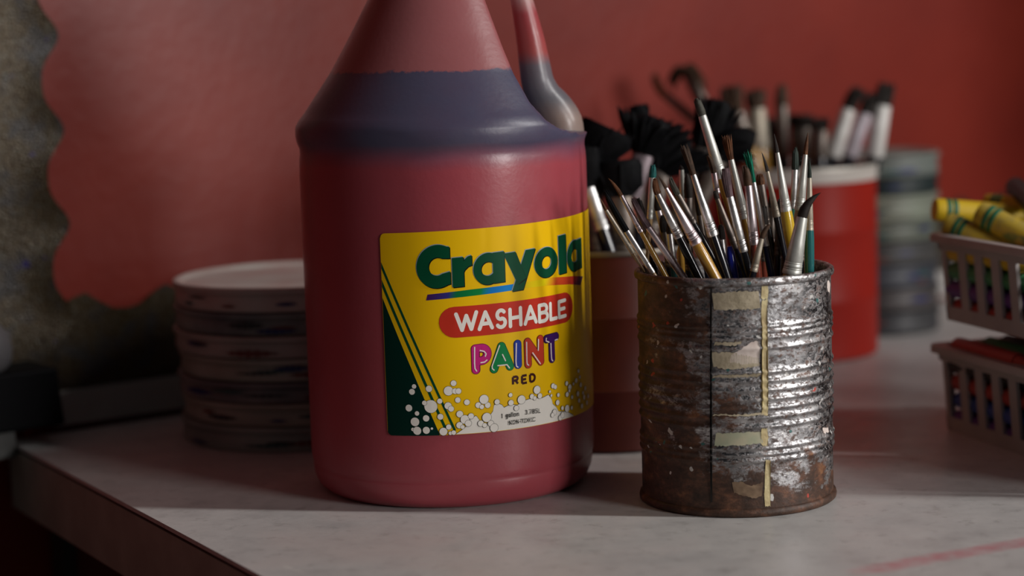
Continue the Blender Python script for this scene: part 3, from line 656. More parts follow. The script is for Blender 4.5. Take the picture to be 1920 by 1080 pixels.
def brush(pts, d0, k, wid, holder, hair='brown', kind='point', ferr='silver', hand='black', label='', group=None, hw=None, bs=1., flat=1., depth_in=None, name='paint_brush', cat='paint brush', bend=None, spread=1.3, rings=True, taper=1.):
    """pts: tip, ferrule top, ferrule bottom in photo px; the brush leans on plane y=d0+k(z-.119) through its can"""
    tip, ft, fb = pts; (hx, hy, hR, hz) = holder
    T, A, B = [at_y(*p, d0, k) for p in (tip, ft, fb)]
    px = B.y/F_PX*1.005; ra, rb = wid[0]*px*.62, wid[1]*px*.60
    ax = (B-A).normalized()
    # handle end: goes down until the can stops it
    E = B.copy(); st = .002
    for _ in range(90):
        q = E+ax*st
        inside = math.hypot(q.x-hx, q.y-hy) < hR-.0045
        if q.z < hz+.004 or (q.z < .119 and not inside): break
        if depth_in and (B-q).length > depth_in: break
        E = q
    if (E-B).length < .012: E = B+ax*.012
    g = thing(name, E, label, cat, group)
    A, B, T = A-E, B-E, T-E; E0 = Vector((0, 0, 0))
    M = axis_frame(E0, B); Ln = B.length
    h0 = (hw*px*.6 if hw else rb*.92)
    mb = MB(); mb.lathe([(h0*.45*taper, 0), (h0*.55*taper, Ln*.03), (h0*.62*taper, Ln*.3), (h0*.86*taper, Ln*.62), (h0*.95*(1+taper)/2, Ln*.80), (h0*1.04, Ln*.90), (h0, Ln*.97), (h0*.9, Ln+.0004)], 14, M, sy=max(flat, .6)); mb.build('handle', MH[hand], g, 50)
    M = axis_frame(B, A); Lf = (A-B).length
    pr = [(rb*.97, -.0006), (rb, 0)]
    if rings:
        for c in (.07, .10, .17, .20): pr += [(rb+(ra-rb)*(c-.012), Lf*(c-.012)), ((rb+(ra-rb)*c)*.93, Lf*c), (rb+(ra-rb)*(c+.012), Lf*(c+.012))]
    pr += [(rb+(ra-rb)*.5, Lf*.5), (rb+(ra-rb)*.97, Lf*.97), (ra*.93, Lf)]
    mb = MB(); mb.lathe(pr, 18, M, sy=flat); mb.build('ferrule', MF[ferr], g, 50)
    # bristles
    rf = ra; ra = ra*bs
    D = T-A; Lb = D.length; u = -ax; bendv = Vector((0, 0, 0))
    rr = random.Random(int(tip[0]*7+tip[1])); mb = MB()
    c1 = A+u*Lb*(.45 if bend is None else bend)
    def cur(t, off0, off1): return (A+off0)*(1-t)**2+(c1+off0*.6+off1*.4)*2*t*(1-t)+(T+off1)*t*t
    side = D.normalized().cross(Vector((0, 1, .01))).normalized(); dep = D.normalized().cross(side)
    def off(r, a): return side*r*math.cos(a)+dep*r*math.sin(a)*flat
    nst = {'point': 9, 'blunt': 14, 'splay': 22, 'fan': 34, 'block': 34}[kind]
    end = {'point': .12, 'blunt': .75, 'splay': spread, 'fan': spread*1.6, 'block': spread}[kind]
    bel = {'point': 1.02, 'blunt': 1.05, 'splay': 1.1, 'fan': 1.2, 'block': 1.05}[kind]
    # core
    cr0 = {'point': [1, bel, .75, .42, .08], 'blunt': [1, bel, .95, .72, .25], 'splay': [1, 1., .8, .6, .2], 'fan': [1, 1.1, 1.2, 1.1, .6], 'block': [1, 1.05, 1.0*spread**.5, spread*.96, spread*.85]}[kind]
    mb.tube([cur(t, Vector((0, 0, 0)), Vector((0, 0, 0))) for t in (-.04, .25, .55, .8, .98)], [(rf*.95 if q_ == 0 else ra*.9*x) for q_, x in enumerate(cr0)], 12, flat=flat)
    for i in range(nst):
        a = rr.uniform(0, 2*PI); q = math.sqrt(rr.uniform(.2, 1)); t1 = rr.uniform(.82, 1.04)
        o0 = off(rf*.86*q, a); o1 = off(ra*end*q*rr.uniform(.7, 1.15), a+rr.uniform(-.3, .3))
        th = ra*{'point': .30, 'blunt': .30, 'splay': .26, 'fan': .22, 'block': .22}[kind]
        P = [cur(t1*t, o0, o1) for t in (0, .3, .6, .85, 1)]
        mb.tube(P, [th, th*1.05, th*.85, th*.55, th*.1], 5)
    mb.build('bristles', MBR[hair], g, 60)
    return g
def Z3(*a): return [(1080+a[i]/2.842, 160+a[i+1]/2.842) for i in (0, 2, 4)]
cx, cy = CC
RH = (cx, cy, .0478, .003)
def slim(p, dy, k, w0, w1, label, **kw):
    # keep the crossing of the rim inside the can
    tip, ft, fb = Z3(*p); A, B = at_y(*ft, cy+dy, k), at_y(*fb, cy+dy, k)
    t = (.117-B.z)/((A-B).z); q = B+(A-B)*t; rb = w1/2.842*cy/F_PX/2
    lim = .0455-rb
    dx = max(-lim, min(lim, q.x-cx)); my = math.sqrt(max(lim**2-dx*dx, 1e-8)); dd = max(-my, min(my, dy))
    brush((tip, ft, fb), cy+dd, k, (w0/2.842, w1/2.842), RH, label=label, group='slim brushes in the rusty can', **{'bs': 1.0 if kw.get('kind', 'point') == 'point' else 1.15, **kw})
G_ = slim
G_((640,68, 672,160, 775,490), .018, .05, 36, 52, 'tallest slim brush, pale ferrule and blunt grey-brown bristles, rising above all in the rusty can', hair='grey', kind='blunt', ferr='white', hand='ochre')
G_((572,318, 625,475, 730,795), -.028, .0, 24, 54, 'brush with ragged brown bristles bent left and a glossy black handle', hair='brown', kind='splay', hand='black', bend=.55, spread=1.5)
G_((435,478, 480,548, 640,838), -.034, .0, 16, 56, 'hair-thin tipped brush with a crimped ferrule and ochre handle, front of the rusty can', hair='brown', ferr='pink', hand='ochre')
G_((420,492, 436,578, 548,805), -.024, .0, 28, 44, 'stubby orange-brown tipped brush with black handle beside the ochre-handled one', hair='rust', kind='blunt', hand='black')
G_((172,495, 242,588, 345,775), -.020, .0, 18, 28, 'thin brush with curved brown point leaning far left, ochre handle', hair='rust', ferr='pink', hand='ochre', bend=.6)
G_((300,598, 385,755, 572,1022), -.022, .0, 30, 36, 'long silver ferrule leaning left over the rim, pale frayed bristles, red handle', hair='purple', kind='splay', ferr='pink', hand='burgundy', spread=.8)
G_((150,560, 268,775, 405,995), -.010, .0, 26, 28, 'leftmost slim brush, glossy black wet bristles over a dull silver ferrule', hair='black', kind='blunt', hand='wood')
G_((130,602, 160,665, 300,890), .004, .0, 16, 22, 'thin wooden brush with worn brown tip leaning left behind the black wet one', hair='rust', ferr='cream', hand='wood')
G_((500,488, 542,582, 625,730), .010, .0, 26, 34, 'dark brush in shade with a dull ferrule behind the ochre-handled brush', hair='grey', kind='blunt', ferr='dull', hand='black')
G_((412,422, 408,490, 394,705), .028, .0, 30, 28, 'upright pale brush with teal painted tip, back left of the rusty can', hair='teal', kind='blunt', ferr='white', hand='wood')
G_((436,560, 440,665, 492,870), .016, .0, 30, 36, 'short pinkish ferrule with dark brown bristles below the teal-tipped brush', hair='dark', kind='blunt', ferr='pink', hand='black')
G_((590,470, 600,598, 604,800), .030, .0, 36, 34, 'upright brush in shade with dark brown bristles behind the ragged-bristled one', hair='dark', kind='blunt', ferr='dull', hand='black')
G_((556,425, 562,450, 570,640), .036, .0, 22, 26, 'narrow grey ferrule at the very back left of the middle', hair='dark', ferr='white', hand='black')
G_((700,372, 735,466, 752,570), .012, .0, 24, 28, 'small pink ferrule with brown bristles standing before the tallest brush', hair='brown', kind='blunt', ferr='pink', hand='brick')
G_((742,560, 752,604, 852,862), -.012, .0, 22, 38, 'leaning brush with dark stub bristles and grey crimped ferrule in the middle', hair='dark', kind='blunt', ferr='dull', hand='black')
G_((800,265, 826,394, 897,704), .006, .0, 26, 46, 'tall brush with a wide rust-brown tuft, white ferrule and thin ochre handle', hair='rust', kind='splay', ferr='white', hand='ochre', spread=1.9, hw=12)
G_((796,440, 820,592, 892,880), -.030, .0, 32, 46, 'brush with clotted purple-grey bristles and black ringed handle', hair='purple', kind='block', hand='black', spread=1.15)
G_((902,425, 918,532, 950,842), -.030, .0, 34, 46, 'upright pink-silver ferrule with brown bristles and red-brown handle', hair='brown', kind='blunt', ferr='pink', hand='brick')
G_((914,348, 946,515, 1010,850), -.006, .0, 22, 34, 'brush with bright green splayed bristles and navy handle', hair='green', kind='splay', hand='navy', spread=2.0)
G_((984,470, 984,528, 1022,745), .016, .0, 36, 34, 'shaded brush with reddish brown bristles right of the green one', hair='rust', kind='blunt', ferr='dull', hand='black')
G_((990,358, 1020,458, 1068,695), .008, .0, 16, 34, 'thin pointed dark brush with a brownish ferrule left of the yellow-handled one', hair='dark', ferr='cream', hand='black')
G_((1055,255, 1073,358, 1120,668), -.016, .02, 18, 50, 'fine pointed brush with long pale ferrule and bright yellow collared handle', hair='dark', ferr='white', hand='yellow', hw=19, taper=.55)
G_((1168,328, 1168,448, 1158,650), .020, .0, 28, 30, 'dark green-black blunt bristles on a silver ferrule, back right', hair='olive', kind='blunt', hand='green')
G_((1236,250, 1223,368, 1192,660), -.004, .02, 20, 50, 'pale tapering ferrule with a thin brown point leaning right', hair='rust', ferr='white', hand='wood')
G_((1244,392, 1244,492, 1244,775), -.012, .0, 20, 38, 'rightmost brush, dark tip, cream ferrule and teal-green handle', hair='olive', ferr='cream', hand='teal', hw=15)
G_((1303,572, 1205,702, 1150,1000), -.033, .0, 48, 88, 'front right brush with a dark tip swept to the right over a wide silver ferrule', hair='dark', ferr='white', hand='ochre', bend=.50)
G_((1036,742, 990,815, 948,985), -.036, .0, 22, 36, 'short front brush with a small bent brown tip and grey ferrule', hair='brown', kind='blunt', ferr='cream', hand='black', bend=.6)
G_((1180,470, 1176,540, 1150,700), .028, .0, 20, 24, 'short dark-pointed brush hidden behind the pale tapering ferrule', hair='dark', ferr='dull', hand='wood')
G_((640,560, 660,690, 690,900), .012, .0, 28, 36, 'low brush in shade with dark bristles behind the black-handled one', hair='dark', kind='blunt', ferr='dull', hand='navy')
G_((1090,600, 1085,700, 1075,900), .014, .0, 30, 36, 'low dark brush behind the yellow handle', hair='dark', kind='blunt', ferr='dull', hand='black')
G_((505,720, 500,790, 520,960), .006, .0, 26, 34, 'low brush with glossy teal handle in the gap left of the ochre handle', hair='dark', kind='blunt', ferr='silver', hand='teal')
for q_, (p_, dy_, hc_, fe_, lb_) in enumerate([
    ((330,600, 350,690, 400,900), .020, 'black', 'dull', 'low shaded brush with a grey ferrule at the back left of the rusty can'),
    ((690,640, 700,740, 720,930), .022, 'black', 'dull', 'low shaded brush right behind the blue handle end'),
    ((860,560, 862,660, 866,860), .024, 'navy', 'dull', 'low shaded brush between the purple-clotted and rust-tufted brushes'),
    ((1050,560, 1046,650, 1040,860), .026, 'navy', 'dull', 'low shaded brush behind the small bent-tipped one'),
    ((1130,690, 1126,760, 1116,930), .010, 'black', 'dull', 'low black-handled brush beside the yellow collar'),
    ((1210,700, 1206,770, 1196,930), .016, 'black', 'dull', 'low black-handled brush behind the swept front right brush'),
    ((460,690, 470,780, 500,960), .014, 'black', 'dull', 'low black-handled brush left of the ochre handle end'),
    ((590,760, 596,840, 606,980), -.004, 'black', 'dull', 'low black-handled brush right of the ochre handle end'),
    ((770,740, 776,820, 790,980), .000, 'black', 'silver', 'low silver-ringed black brush left of the blue handle end'),
    ((1000,640, 1000,740, 1000,930), .006, 'brick', 'dull', 'low brick-handled brush behind the green-bristled one')]):
    G_(p_, dy_, .0, 32, 38, lb_, hair='dark', kind='blunt', ferr=fe_, hand=hc_)
# a brush standing handle up
def handle_up(p, dy, w, hand, label):
    (a, b) = p; A = at_y(1080+a[0]/2.842, 160+a[1]/2.842, cy+dy); B = at_y(1080+b[0]/2.842, 160+b[1]/2.842, cy+dy)
    ax = (B-A).normalized(); E = B.copy()
    while E.z > .03 and math.hypot((E+ax*.002).x-cx, E.y-cy) < .042: E = E+ax*.002
    g = thing('paint_brush', E, label, 'paint brush', 'slim brushes in the rusty can'); M = axis_frame(Vector((0, 0, 0)), A-E); Ln = (A-E).length; r = w/2.842*cy/F_PX/2
    mb = MB(); mb.lathe([(r*.7, Ln*.25), (r, Ln*.5), (r, Ln*.9), (r*.9, Ln*.97), (r*.5, Ln)], 16, M); mb.build('handle', MH[hand], g, 50)
    mb = MB(); mb.lathe([(r*.8, Ln*.1), (r*.8, Ln*.25)], 16, M); mb.build('ferrule', MF['silver'], g, 50)
handle_up(((818, 858), (842, 1010)), -.026, 48, 'blue', 'bright blue handle end standing up at the front of the rusty can')
handle_up(((556, 850), (562, 1000)), -.008, 42, 'ochre', 'brown-ochre handle end standing up left of the black handle')

# ------------------------------------------------------------------ can behind, in the shade
DC = (.0585, 1.2085); DR = .0500
def plain_can(name, c, R, H, label, m, mr, group):
    g = thing(name, (c[0], c[1], 0), label, 'tin can', group)
    mb = MB(); mb.lathe([(R-.002, .0005), (R, .002), (R, H*.3), (R+.0005, H*.31), (R, H*.32), (R, H*.66), (R+.0005, H*.67), (R, H*.68), (R, H-.003), (R-.0012, H-.003), (R-.0012, .003), (.001, .003)], 96); mb.build('body', m, g, 40)
    mb = MB(); mb.lathe([(R-.0014, H-.0035), (R+.0006, H-.0032), (R+.0012, H-.0015), (R+.0004, H), (R-.0012, H-.0006), (R-.0014, H-.0035)], 96, cap0=False, cap1=False); mb.build('rim', mr, g, 60)
    return g
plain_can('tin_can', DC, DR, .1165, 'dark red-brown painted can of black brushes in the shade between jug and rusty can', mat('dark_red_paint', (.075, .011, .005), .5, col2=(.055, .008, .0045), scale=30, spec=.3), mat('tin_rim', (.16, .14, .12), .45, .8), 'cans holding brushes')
DH = (DC[0], DC[1], DR-.002, .003)
def dark(tip, ft, fb, dy, w0, w1, label, k=0., **kw):
    lim = DR-.004; 
    A, B = at_y(*ft, DC[1]+dy, k), at_y(*fb, DC[1]+dy, k)
    brush((tip, ft, fb), DC[1]+dy, k, (w0, w1), DH, label=label, group='broad black brushes in the dark red can', name='broad_brush', **{'bs': 1.9, **kw})
dark((1142, 236), (1112, 330), (1120, 470), -.012, 26, 30, 'black broad brush worn to a point at right, closest to the jug', hair='black', kind='block', spread=2.1, flat=.5, hand='black', ferr='dull', bend=.3)
dark((1090, 275), (1101, 350), (1128, 430), -.026, 21, 24, 'slanted wide silver ferrule beside the jug label', hair='black', kind='block', bs=2.4, spread=1.3, flat=.45, hand='black', ferr='silver')
dark((1158, 300), (1162, 366), (1166, 480), -.018, 40, 42, 'square-headed low black brush in front of the wedge-shaped ones', hair='black', kind='block', spread=1.12, flat=.5, hand='black', ferr='dull', bend=.5)
dark((1228, 218), (1207, 285), (1186, 372), .004, 34, 26, 'large black brush head with a pinkish slanting ferrule', hair='black', kind='fan', spread=1.45, flat=.45, hand='brick', ferr='mauve', rings=False)
dark((1196, 196), (1202, 262), (1196, 420), .014, 16, 18, 'narrow black brush standing above the large black head', hair='black', kind='block', spread=1.15, flat=.6, hand='black', ferr='dull')
dark((1284, 249), (1238, 317), (1215, 440), .022, 34, 30, 'broad black brush fanned out to the right', hair='black', kind='fan', spread=1.9, flat=.4, hand='black', ferr='dull')
dark((1348, 186), (1322, 275), (1240, 480), .030, 36, 34, 'tall soft black brush leaning right behind the tallest slim brush', hair='black', kind='fan', spread=1.1, flat=.5, hand='black', ferr='dull', bs=1.5)
dark((1412, 276), (1350, 290), (1275, 455), .026, 34, 28, 'black brush drooping to the right behind the green bristles', hair='black', kind='block', spread=1.2, flat=.6, hand='black', ferr='dull', bend=.55, bs=1.5)
dark((1325, 226), (1308, 262), (1272, 380), .034, 16, 22, 'pale slanting ferrule behind the tallest slim brush', hair='dark', kind='blunt', hand='wood', ferr='white', rings=False)

# ------------------------------------------------------------------ bright red can at the back
RC = (.2080, 1.506); RR = .0592
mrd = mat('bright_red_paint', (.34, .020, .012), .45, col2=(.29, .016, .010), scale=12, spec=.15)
RHt = .1385
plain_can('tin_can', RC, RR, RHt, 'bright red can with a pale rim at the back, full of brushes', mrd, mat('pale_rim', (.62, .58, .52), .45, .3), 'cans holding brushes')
mb = MB(); mb.lathe([(RR+.0003, RHt-.0110), (RR+.0007, RHt-.0107), (RR+.0007, RHt-.0035), (RR+.0003, RHt-.0032)], 96, cap0=False, cap1=False)
ob = [o for o in bpy.data.objects if o.type == 'EMPTY' and o.name.startswith('tin_can')]
red_can = max(ob, key=lambda o: o.location.y); mb.build('pale_band', mat('cream_band', (.58, .53, .48), .5), red_can, 40)
BH = (RC[0], RC[1], RR-.0025, .003)
def Z1(*a): return [(1180+a[i]/3.6, 100+a[i+1]/3.6) for i in (0, 2, 4)]
def far(p, dy, w0, w1, label, k=0., **kw):
    w0 *= 1.35; w1 *= 1.35
    tip, ft, fb = Z1(*p); 
    brush((tip, ft, fb), RC[1]+dy, k, (w0/3.6, w1/3.6), BH, label=label, group='brushes in the bright red can', **kw)
far((1570,235, 1478,372, 1375,690), -.016, 62, 70, 'leftmost of three white ferrules at the right of the red can', hair='dark', kind='splay', ferr='chalk', hand='black', spread=1.2, rings=False)
far((1640,260, 1592,405, 1490,690), -.012, 56, 62, 'lilac-white middle ferrule of the three at the right of the red can', hair='dark', kind='splay', ferr='lilac', hand='black', rings=False)
far((1738,195, 1706,348, 1655,690), -.008, 72, 74, 'rightmost white ferrule with dark upright bristles, in the red can', hair='dark', kind='splay', ferr='chalk', hand='black', rings=False, spread=1.)
far((850,235, 858,368, 880,640), .0, 72, 80, 'broad grey-green ferrule in the left part of the red can', hair='brown', kind='splay', ferr='cream', hand='ochre', rings=False)
far((1030,205, 1030,350, 1040,690), .018, 52, 58, 'faint grey upright ferrule in the middle of the red can', hair='brown', kind='blunt', ferr='dull', hand='black', rings=False)
far((690,215, 720,400, 800,640), -.004, 72, 80, 'brown-grey brush with a brown tuft, left in the red can', hair='brown', kind='fan', ferr='dull', hand='ochre', rings=False, spread=1.)
far((1160,410, 1160,500, 1165,690), .020, 90, 90, 'short dark wide brush in the red can behind the brown point', hair='dark', kind='block', ferr='dull', hand='black', rings=False)
far((1290,430, 1288,520, 1285,700), -.020, 70, 76, 'brown wide ferrule left of the white ones in the red can', hair='dark', kind='splay', ferr='dull', hand='black', rings=False)
far((270,225, 395,150, 560,480), .024, 46, 46, 'worn brush with dark bristles drooping left, highest at the back', hair='brown', kind='splay', ferr='dull', hand='black', rings=False, bend=.9)
far((510,245, 405,130, 600,520), .010, 44, 46, 'worn brush with dark bristles drooping right, highest at the back', hair='brown', kind='splay', ferr='dull', hand='black', rings=False, bend=.9)
far((165,130, 250,290, 700,660), .030, 34, 44, 'thin reddish brush leaning far left from the red can', hair='rust', kind='blunt', ferr='dull', hand='brick', rings=False)
far((960,430, 950,560, 960,740), .030, 70, 80, 'shaded short brush at the back of the red can with ochre handle', hair='dark', kind='blunt', ferr='dull', hand='ochre', rings=False)

# ------------------------------------------------------------------ stacks of round lids
def stack(c, R, tops, labels, cols, group):
    z = 0
    for k, (h, lb) in enumerate(zip(tops, labels)):
        dx, dy = rnd.uniform(-.0015, .0015), rnd.uniform(-.0015, .0015)
        g = thing('round_lid', (c[0]+dx, c[1]+dy, z), lb, 'lid', group, rnd.uniform(0, 6))
        m = cols[k]; r = R+rnd.uniform(-.0015, .0010)
        last = k == len(tops)-1
        mb = MB(); mb.lathe([(r-.004, .0), (r-.0015, .0004), (r-.0008, .0018), (r-.0012, h*.55), (r-.0022, h*.72), (r, h*.76), (r+.0004, h*.86), (r, h*.95), (r-.0015, h-.0002), (r-.004, h-.0006), (r-.0065, h-.0022)], 96, cap1=False); mb.build('side', m, g, 45)
        mb = MB(); mb.lathe([(r-.0066, h-.0022), (r-.012, h-.0026), (r*.6, h-.0022), (r*.3, h-.0016), (.002, h-.0015)], 96, cap0=False); mb.build('top', m, g, 45)
        for q in range(4):
            mb = MB(); a0 = rnd.uniform(-1.1, .6); n = 18; vs = []; span = rnd.uniform(.12, .5); wd = rnd.uniform(.0006, .0018); zc = rnd.uniform(.2, .6)
            for i in range(n+1):
                a = a0+span*i/n-g.rotation_euler.z; w = wd*math.sin(PI*i/n)*(1+.4*math.sin(i*2.1+q))+.0001
                for s_ in (-1, 1): vs.append(((r+.0002)*math.sin(a), -(r+.0002)*math.cos(a), h*zc+s_*w))
            mb.add(vs, [(2*i, 2*i+2, 2*i+3, 2*i+1) for i in range(n)]); mb.build('paint_smear', smears[(k*3+q) % len(smears)], g, 0)
        z += h
smears = [mat('dark_smear', (.02, .03, .03), .5), mat('blue_smear', (.01, .015, .12), .5), mat('teal_smear', (.02, .08, .08), .5), mat('rust_smear', (.14, .03, .02), .5)]
def lidmat(n, a, b, s=25): return mat(n, a, .5, col2=b, scale=s, detail=5)
LC = (-.1335, 1.2650)
lc = [lidmat('lid_grey', (.33, .34, .30), (.20, .22, .20)), lidmat('lid_cream', (.38, .37, .31), (.30, .27, .22)), lidmat('lid_mauve', (.28, .25, .24), (.12, .12, .13)),
      lidmat('lid_pale', (.40, .40, .35), (.28, .27, .22)), lidmat('lid_pink', (.40, .36, .33), (.30, .26, .23)), lidmat('lid_dusky', (.27, .28, .26), (.10, .12, .13)), lidmat('lid_white', (.52, .50, .46), (.48, .36, .33), 30)]
nm = ['bottom lid of the left stack, wide pale grey disc on the counter', 'second lid from the bottom of the left stack, cream', 'third lid from the bottom of the left stack, mauve grey', 'fourth lid from the bottom of the left stack, pale with dark smear',
      'third lid from the top of the left stack, pinkish cream', 'second lid from the top of the left stack, dusky with a blue streak', 'topmost lid of the left stack, whitish with pink stains, behind the jug']
stack(LC, .0735, [.0155, .0140, .0125, .0140, .0135, .0135, .0150], nm, lc, 'paint-stained lids stacked behind the jug')
RS = (.2870, 1.612)
rc_ = [lidmat('lid_shaded_grey', (.06, .06, .06), (.035, .035, .04)), lidmat('lid_shaded_brown', (.08, .07, .07), (.05, .045, .045)), lidmat('lid_shaded_slate', (.06, .065, .08), (.035, .04, .05)), lidmat('lid_shaded_umber', (.08, .075, .07), (.05, .05, .05)), lidmat('lid_moss', (.15, .165, .13), (.11, .125, .10)), lidmat('lid_sage', (.23, .26, .20), (.19, .20, .16)), lidmat('lid_forest', (.015, .028, .028), (.01, .018, .02)), lidmat('lid_mint', (.19, .215, .19), (.15, .17, .155))]  # bottom four lids darkened in colour for the baskets' shadow
nm = ['bottom lid of the right stack behind the baskets', 'second lid from the bottom of the right stack, brown darkened as in shadow', 'third lid from the bottom of the right stack, slate darkened as in shadow', 'fourth lid from the bottom of the right stack, umber darkened as in shadow', 'fourth lid from the top of the right stack, moss grey', 'third lid from the top of the right stack, pale sage', 'second lid from the top of the right stack, dark green', 'topmost lid of the right stack, grey mint, beside the red can']
stack(RS, .0475, [.018, .018, .018, .018, .016, .020, .013, .018], nm, rc_, 'paint-stained lids stacked beside the red can')

# ------------------------------------------------------------------ slotted baskets and crayons
BO = Vector((.2545, 1.2000, 0)); BD = Vector((.30, -.954, 0)).normalized(); BW = Vector((-BD.y, BD.x, 0))
mbk = mat('white_basket', (.40, .36, .35), .45, col2=(.33, .29, .28), scale=25)
def basket(z0, label):
    g = thing('basket', BO+Z*z0, label, 'basket', 'slotted white baskets stacked at the right', math.atan2(BD.y, BD.x))
    Ln, Wd, Hh = .20, .115, .0510; th = .0022; fl = .0045      # taper outwards at the top
    def wall(name, x0, x1, za, zb, side, par=g):
        """slab on one side of the tapered box; side: 0 long near face, 1 long far face, 2 far end, 3 near end"""
        mb = MB(); vs = []
        for z in (za, zb):
            e = fl*z/Hh
            for x in (x0, x1):
                for t in (0, th):
                    if side == 0: p = (x if name == 'slat' else (x-e if x == 0 else x+e), -e+t, z)
                    elif side == 1: p = (x if name == 'slat' else (x-e if x == 0 else x+e), Wd+e-t, z)
                    elif side == 2: p = (-e+t, x if name == 'slat' else (x-e if x == 0 else x+e), z)
                    else: p = (Ln+e-t, x if name == 'slat' else (x-e if x == 0 else x+e), z)
                    vs.append(p)
        mb.add(vs, [(0, 2, 6, 4), (1, 5, 7, 3), (0, 4, 5, 1), (2, 3, 7, 6), (4, 6, 7, 5), (0, 1, 3, 2)])
        return mb.build(name, mbk, par, 0)
    mb = MB(); mb.box((0, 0, 0), (Ln, Wd, .002)); mb.build('bottom', mbk, g, 0)
    for sd, ll in ((0, Ln), (1, Ln), (2, Wd), (3, Wd)):
        wall('lower_band', 0, ll, 0, .0085, sd); wall('upper_band', 0, ll, .0415, Hh-.001, sd)
        n = int(ll/.0172); p = ll/n
        for i in range(n):
            wall('slat', i*p if i else 0, i*p+p*(.45 if i else .25), .0085, .0415, sd)
        wall('slat', ll-p*.25, ll, .0085, .0415, sd)
    # rolled rim
    e = fl; mb = MB(); o1 = e+.0048; w = .0062
    ring = []
    for (x, y, sx, sy) in ((0, 0, -1, -1), (Ln, 0, 1, -1), (Ln, Wd, 1, 1), (0, Wd, -1, 1)):
        r = .008
        for i in range(7):
            a = PI/2*i/6; base_a = {(-1, -1): PI, (1, -1): 1.5*PI, (1, 1): 0, (-1, 1): .5*PI}[(sx, sy)]
            ring.append((x+sx*o1-sx*r+r*math.cos(base_a+a), y+sy*o1-sy*r+r*math.sin(base_a+a), sx, sy))
    n = len(ring); vs = []; 
    cxx, cyy = Ln/2, Wd/2
    for (x, y, sx, sy) in ring:
        ix = cxx+(x-cxx)*(1-w/(Ln/2)); iy = cyy+(y-cyy)*(1-w/(Wd/2))
        vs += [(x, y, Hh-.0045), (x, y, Hh-.0008), (cxx+(x-cxx)*.995, cyy+(y-cyy)*.995, Hh), (ix, iy, Hh), (ix, iy, Hh-.002), (cxx+(x-cxx)*.985, cyy+(y-cyy)*.985, Hh-.002)]
    fs = [(6*i+j, 6*((i+1) % n)+j, 6*((i+1) % n)+(j+1) % 6, 6*i+(j+1) % 6) for i in range(n) for j in range(6)]
    mb.add(vs, fs); mb.build('rim', mbk, g, 40)
    return g, Ln, Wd, Hh
b1, BL_, BW_, BHh = basket(0, 'lower slotted white basket of mixed crayons, standing on the counter')
b2, *_ = basket(.0655, 'upper slotted white basket topped with yellow crayons, stacked on the other')
MCR = {k: mat('crayon_'+k, c, .5) for k, c in dict(yellow=(.62, .42, .02), orange=(.50, .16, .03), green=(.05, .22, .09), blue=(.03, .07, .30), red=(.36, .04, .03), purple=(.12, .04, .2), brown=(.14, .06, .03), black=(.015, .015, .015)).items()}
mband = mat('crayon_band', (.02, .13, .06), .5); mgold = mat('crayon_gold', (.52, .36, .03), .5, col2=(.36, .27, .06), scale=150)
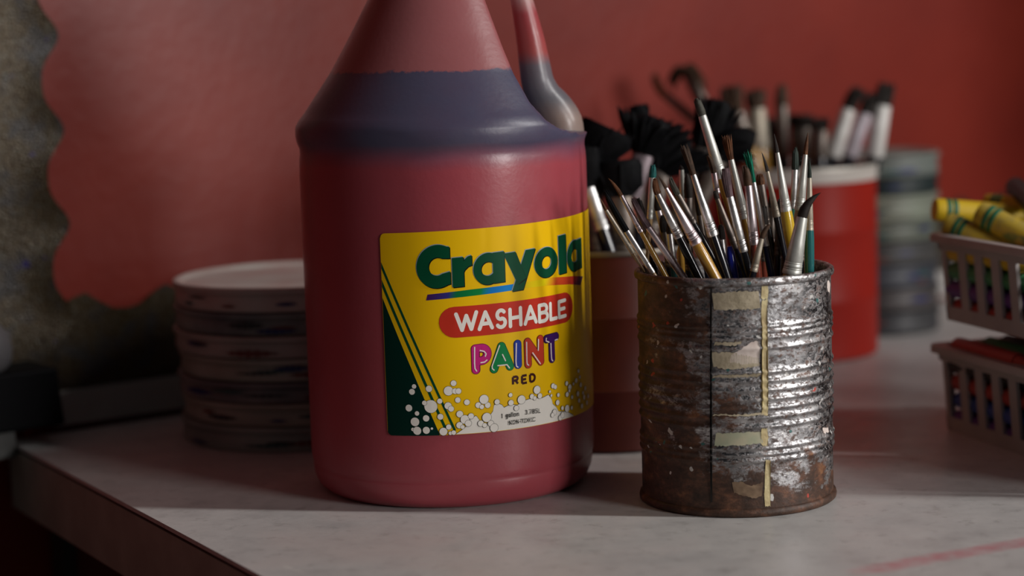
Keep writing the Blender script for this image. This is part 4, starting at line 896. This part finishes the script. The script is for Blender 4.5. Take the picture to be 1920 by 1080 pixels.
def crayon(p, q, r, colr, label, group, wrap=None, detail=True):
    """crayon from blunt end p to tip q, world"""
    g = thing('crayon', p, label, 'crayon', group); M = axis_frame(Vector((0, 0, 0)), q-p); Ln = (q-p).length
    mb = MB(); mb.lathe([(r*.92, .0), (r*.95, .0006), (r, .0045), (r, Ln*.88)], 20, M); mb.build('wrapper', wrap or MCR[colr], g, 45)
    mb = MB(); mb.lathe([(r*.86, Ln*.88), (r*.86, Ln*.90), (r*.42, Ln*.985), (r*.36, Ln)], 20, M); mb.build('point', MCR[colr], g, 45)
    if detail:
        for a, b in ((.075, .11), (.125, .16), (.80, .835)):
            mb = MB(); mb.lathe([(r+.0002, Ln*a), (r+.0003, Ln*a+.0002), (r+.0003, Ln*b), (r+.0002, Ln*b+.0002)], 20, M, cap0=False, cap1=False); mb.build('band', mband, g, 45)
        # oval label print along the body
        mb = MB(); n = 14; vs = []
        for i in range(n+1):
            t = .27+.42*i/n; w = math.sin(PI*i/n)**.5*.75
            for s_ in (-1, -.3, .3, 1): 
                a = 2.35+s_*w; vs.append(M @ Vector(((r+.0003)*math.cos(a), (r+.0003)*math.sin(a), Ln*t)))
        mb.add(vs, [(4*i+j, 4*i+4+j, 4*i+5+j, 4*i+1+j) for i in range(n) for j in range(3)]); mb.build('oval_print', mat('crayon_print', (.10, .16, .07), .5, col2=(.32, .28, .06), scale=260), g, 45)
    return g
def bl(u, v, z): return BO+BD*u+BW*v+Z*z
cy_ = 1.215
crayon(at_y(1752, 393, 1.225), at_y(1985, 412, 1.235), .0070, 'yellow', 'yellow crayon lying level across the top of the upper basket', 'yellow crayons heaped on the upper basket', mat('yellow_wrap', (.68, .46, .015), .45))
crayon(at_y(1776, 418, 1.200), at_y(1990, 520, 1.165), .0068, 'orange', 'yellow crayon sloping down along the basket rim, lowest of the heap', 'yellow crayons heaped on the upper basket', mgold)
crayon(at_y(1836, 398, 1.190), at_y(2050, 512, 1.150), .0072, 'green', 'yellow crayon with green print sloping right, middle of the heap', 'yellow crayons heaped on the upper basket', mgold)
crayon(at_y(1850, 383, 1.25), at_y(2060, 400, 1.20), .0066, 'yellow', 'yellow crayon at the back of the heap', 'yellow crayons heaped on the upper basket', MCR['yellow'])
crayon(at_y(1945, 390, 1.20), at_y(1898, 345, 1.26), .0060, 'black', 'black crayon end sticking up at the right frame edge', 'odd crayons on the upper basket', MCR['black'], False)
cl = list(MCR)
for bz_, wh, grp in ((.0025, 'lower', 'crayons inside the lower basket'), (.068, 'upper', 'crayons inside the upper basket')):
    for lay_ in range(5 if wh == 'lower' else 4):
        for col_ in range(9):
            for hf in (0, 1):
                r = .0052; ln = rnd.uniform(.074, .086); an = rnd.uniform(-.05, .05); i = lay_*18+col_*2+hf
                cc_ = rnd.choice(cl); d = (BD*math.cos(an)+BW*math.sin(an))*(ln/2)
                c0 = bl(.0455+hf*.1+rnd.uniform(-.003, .003), .0062+col_*.0122-.0045*min(1, (r+lay_*.0108)/.05)*(col_ == 0), bz_+r+lay_*.0108)
                if i % 3: d = -d
                crayon(c0-d, c0+d, r, cc_, 'loose %s crayon jumbled inside the %s slotted basket' % (cc_, wh), grp, None, False)
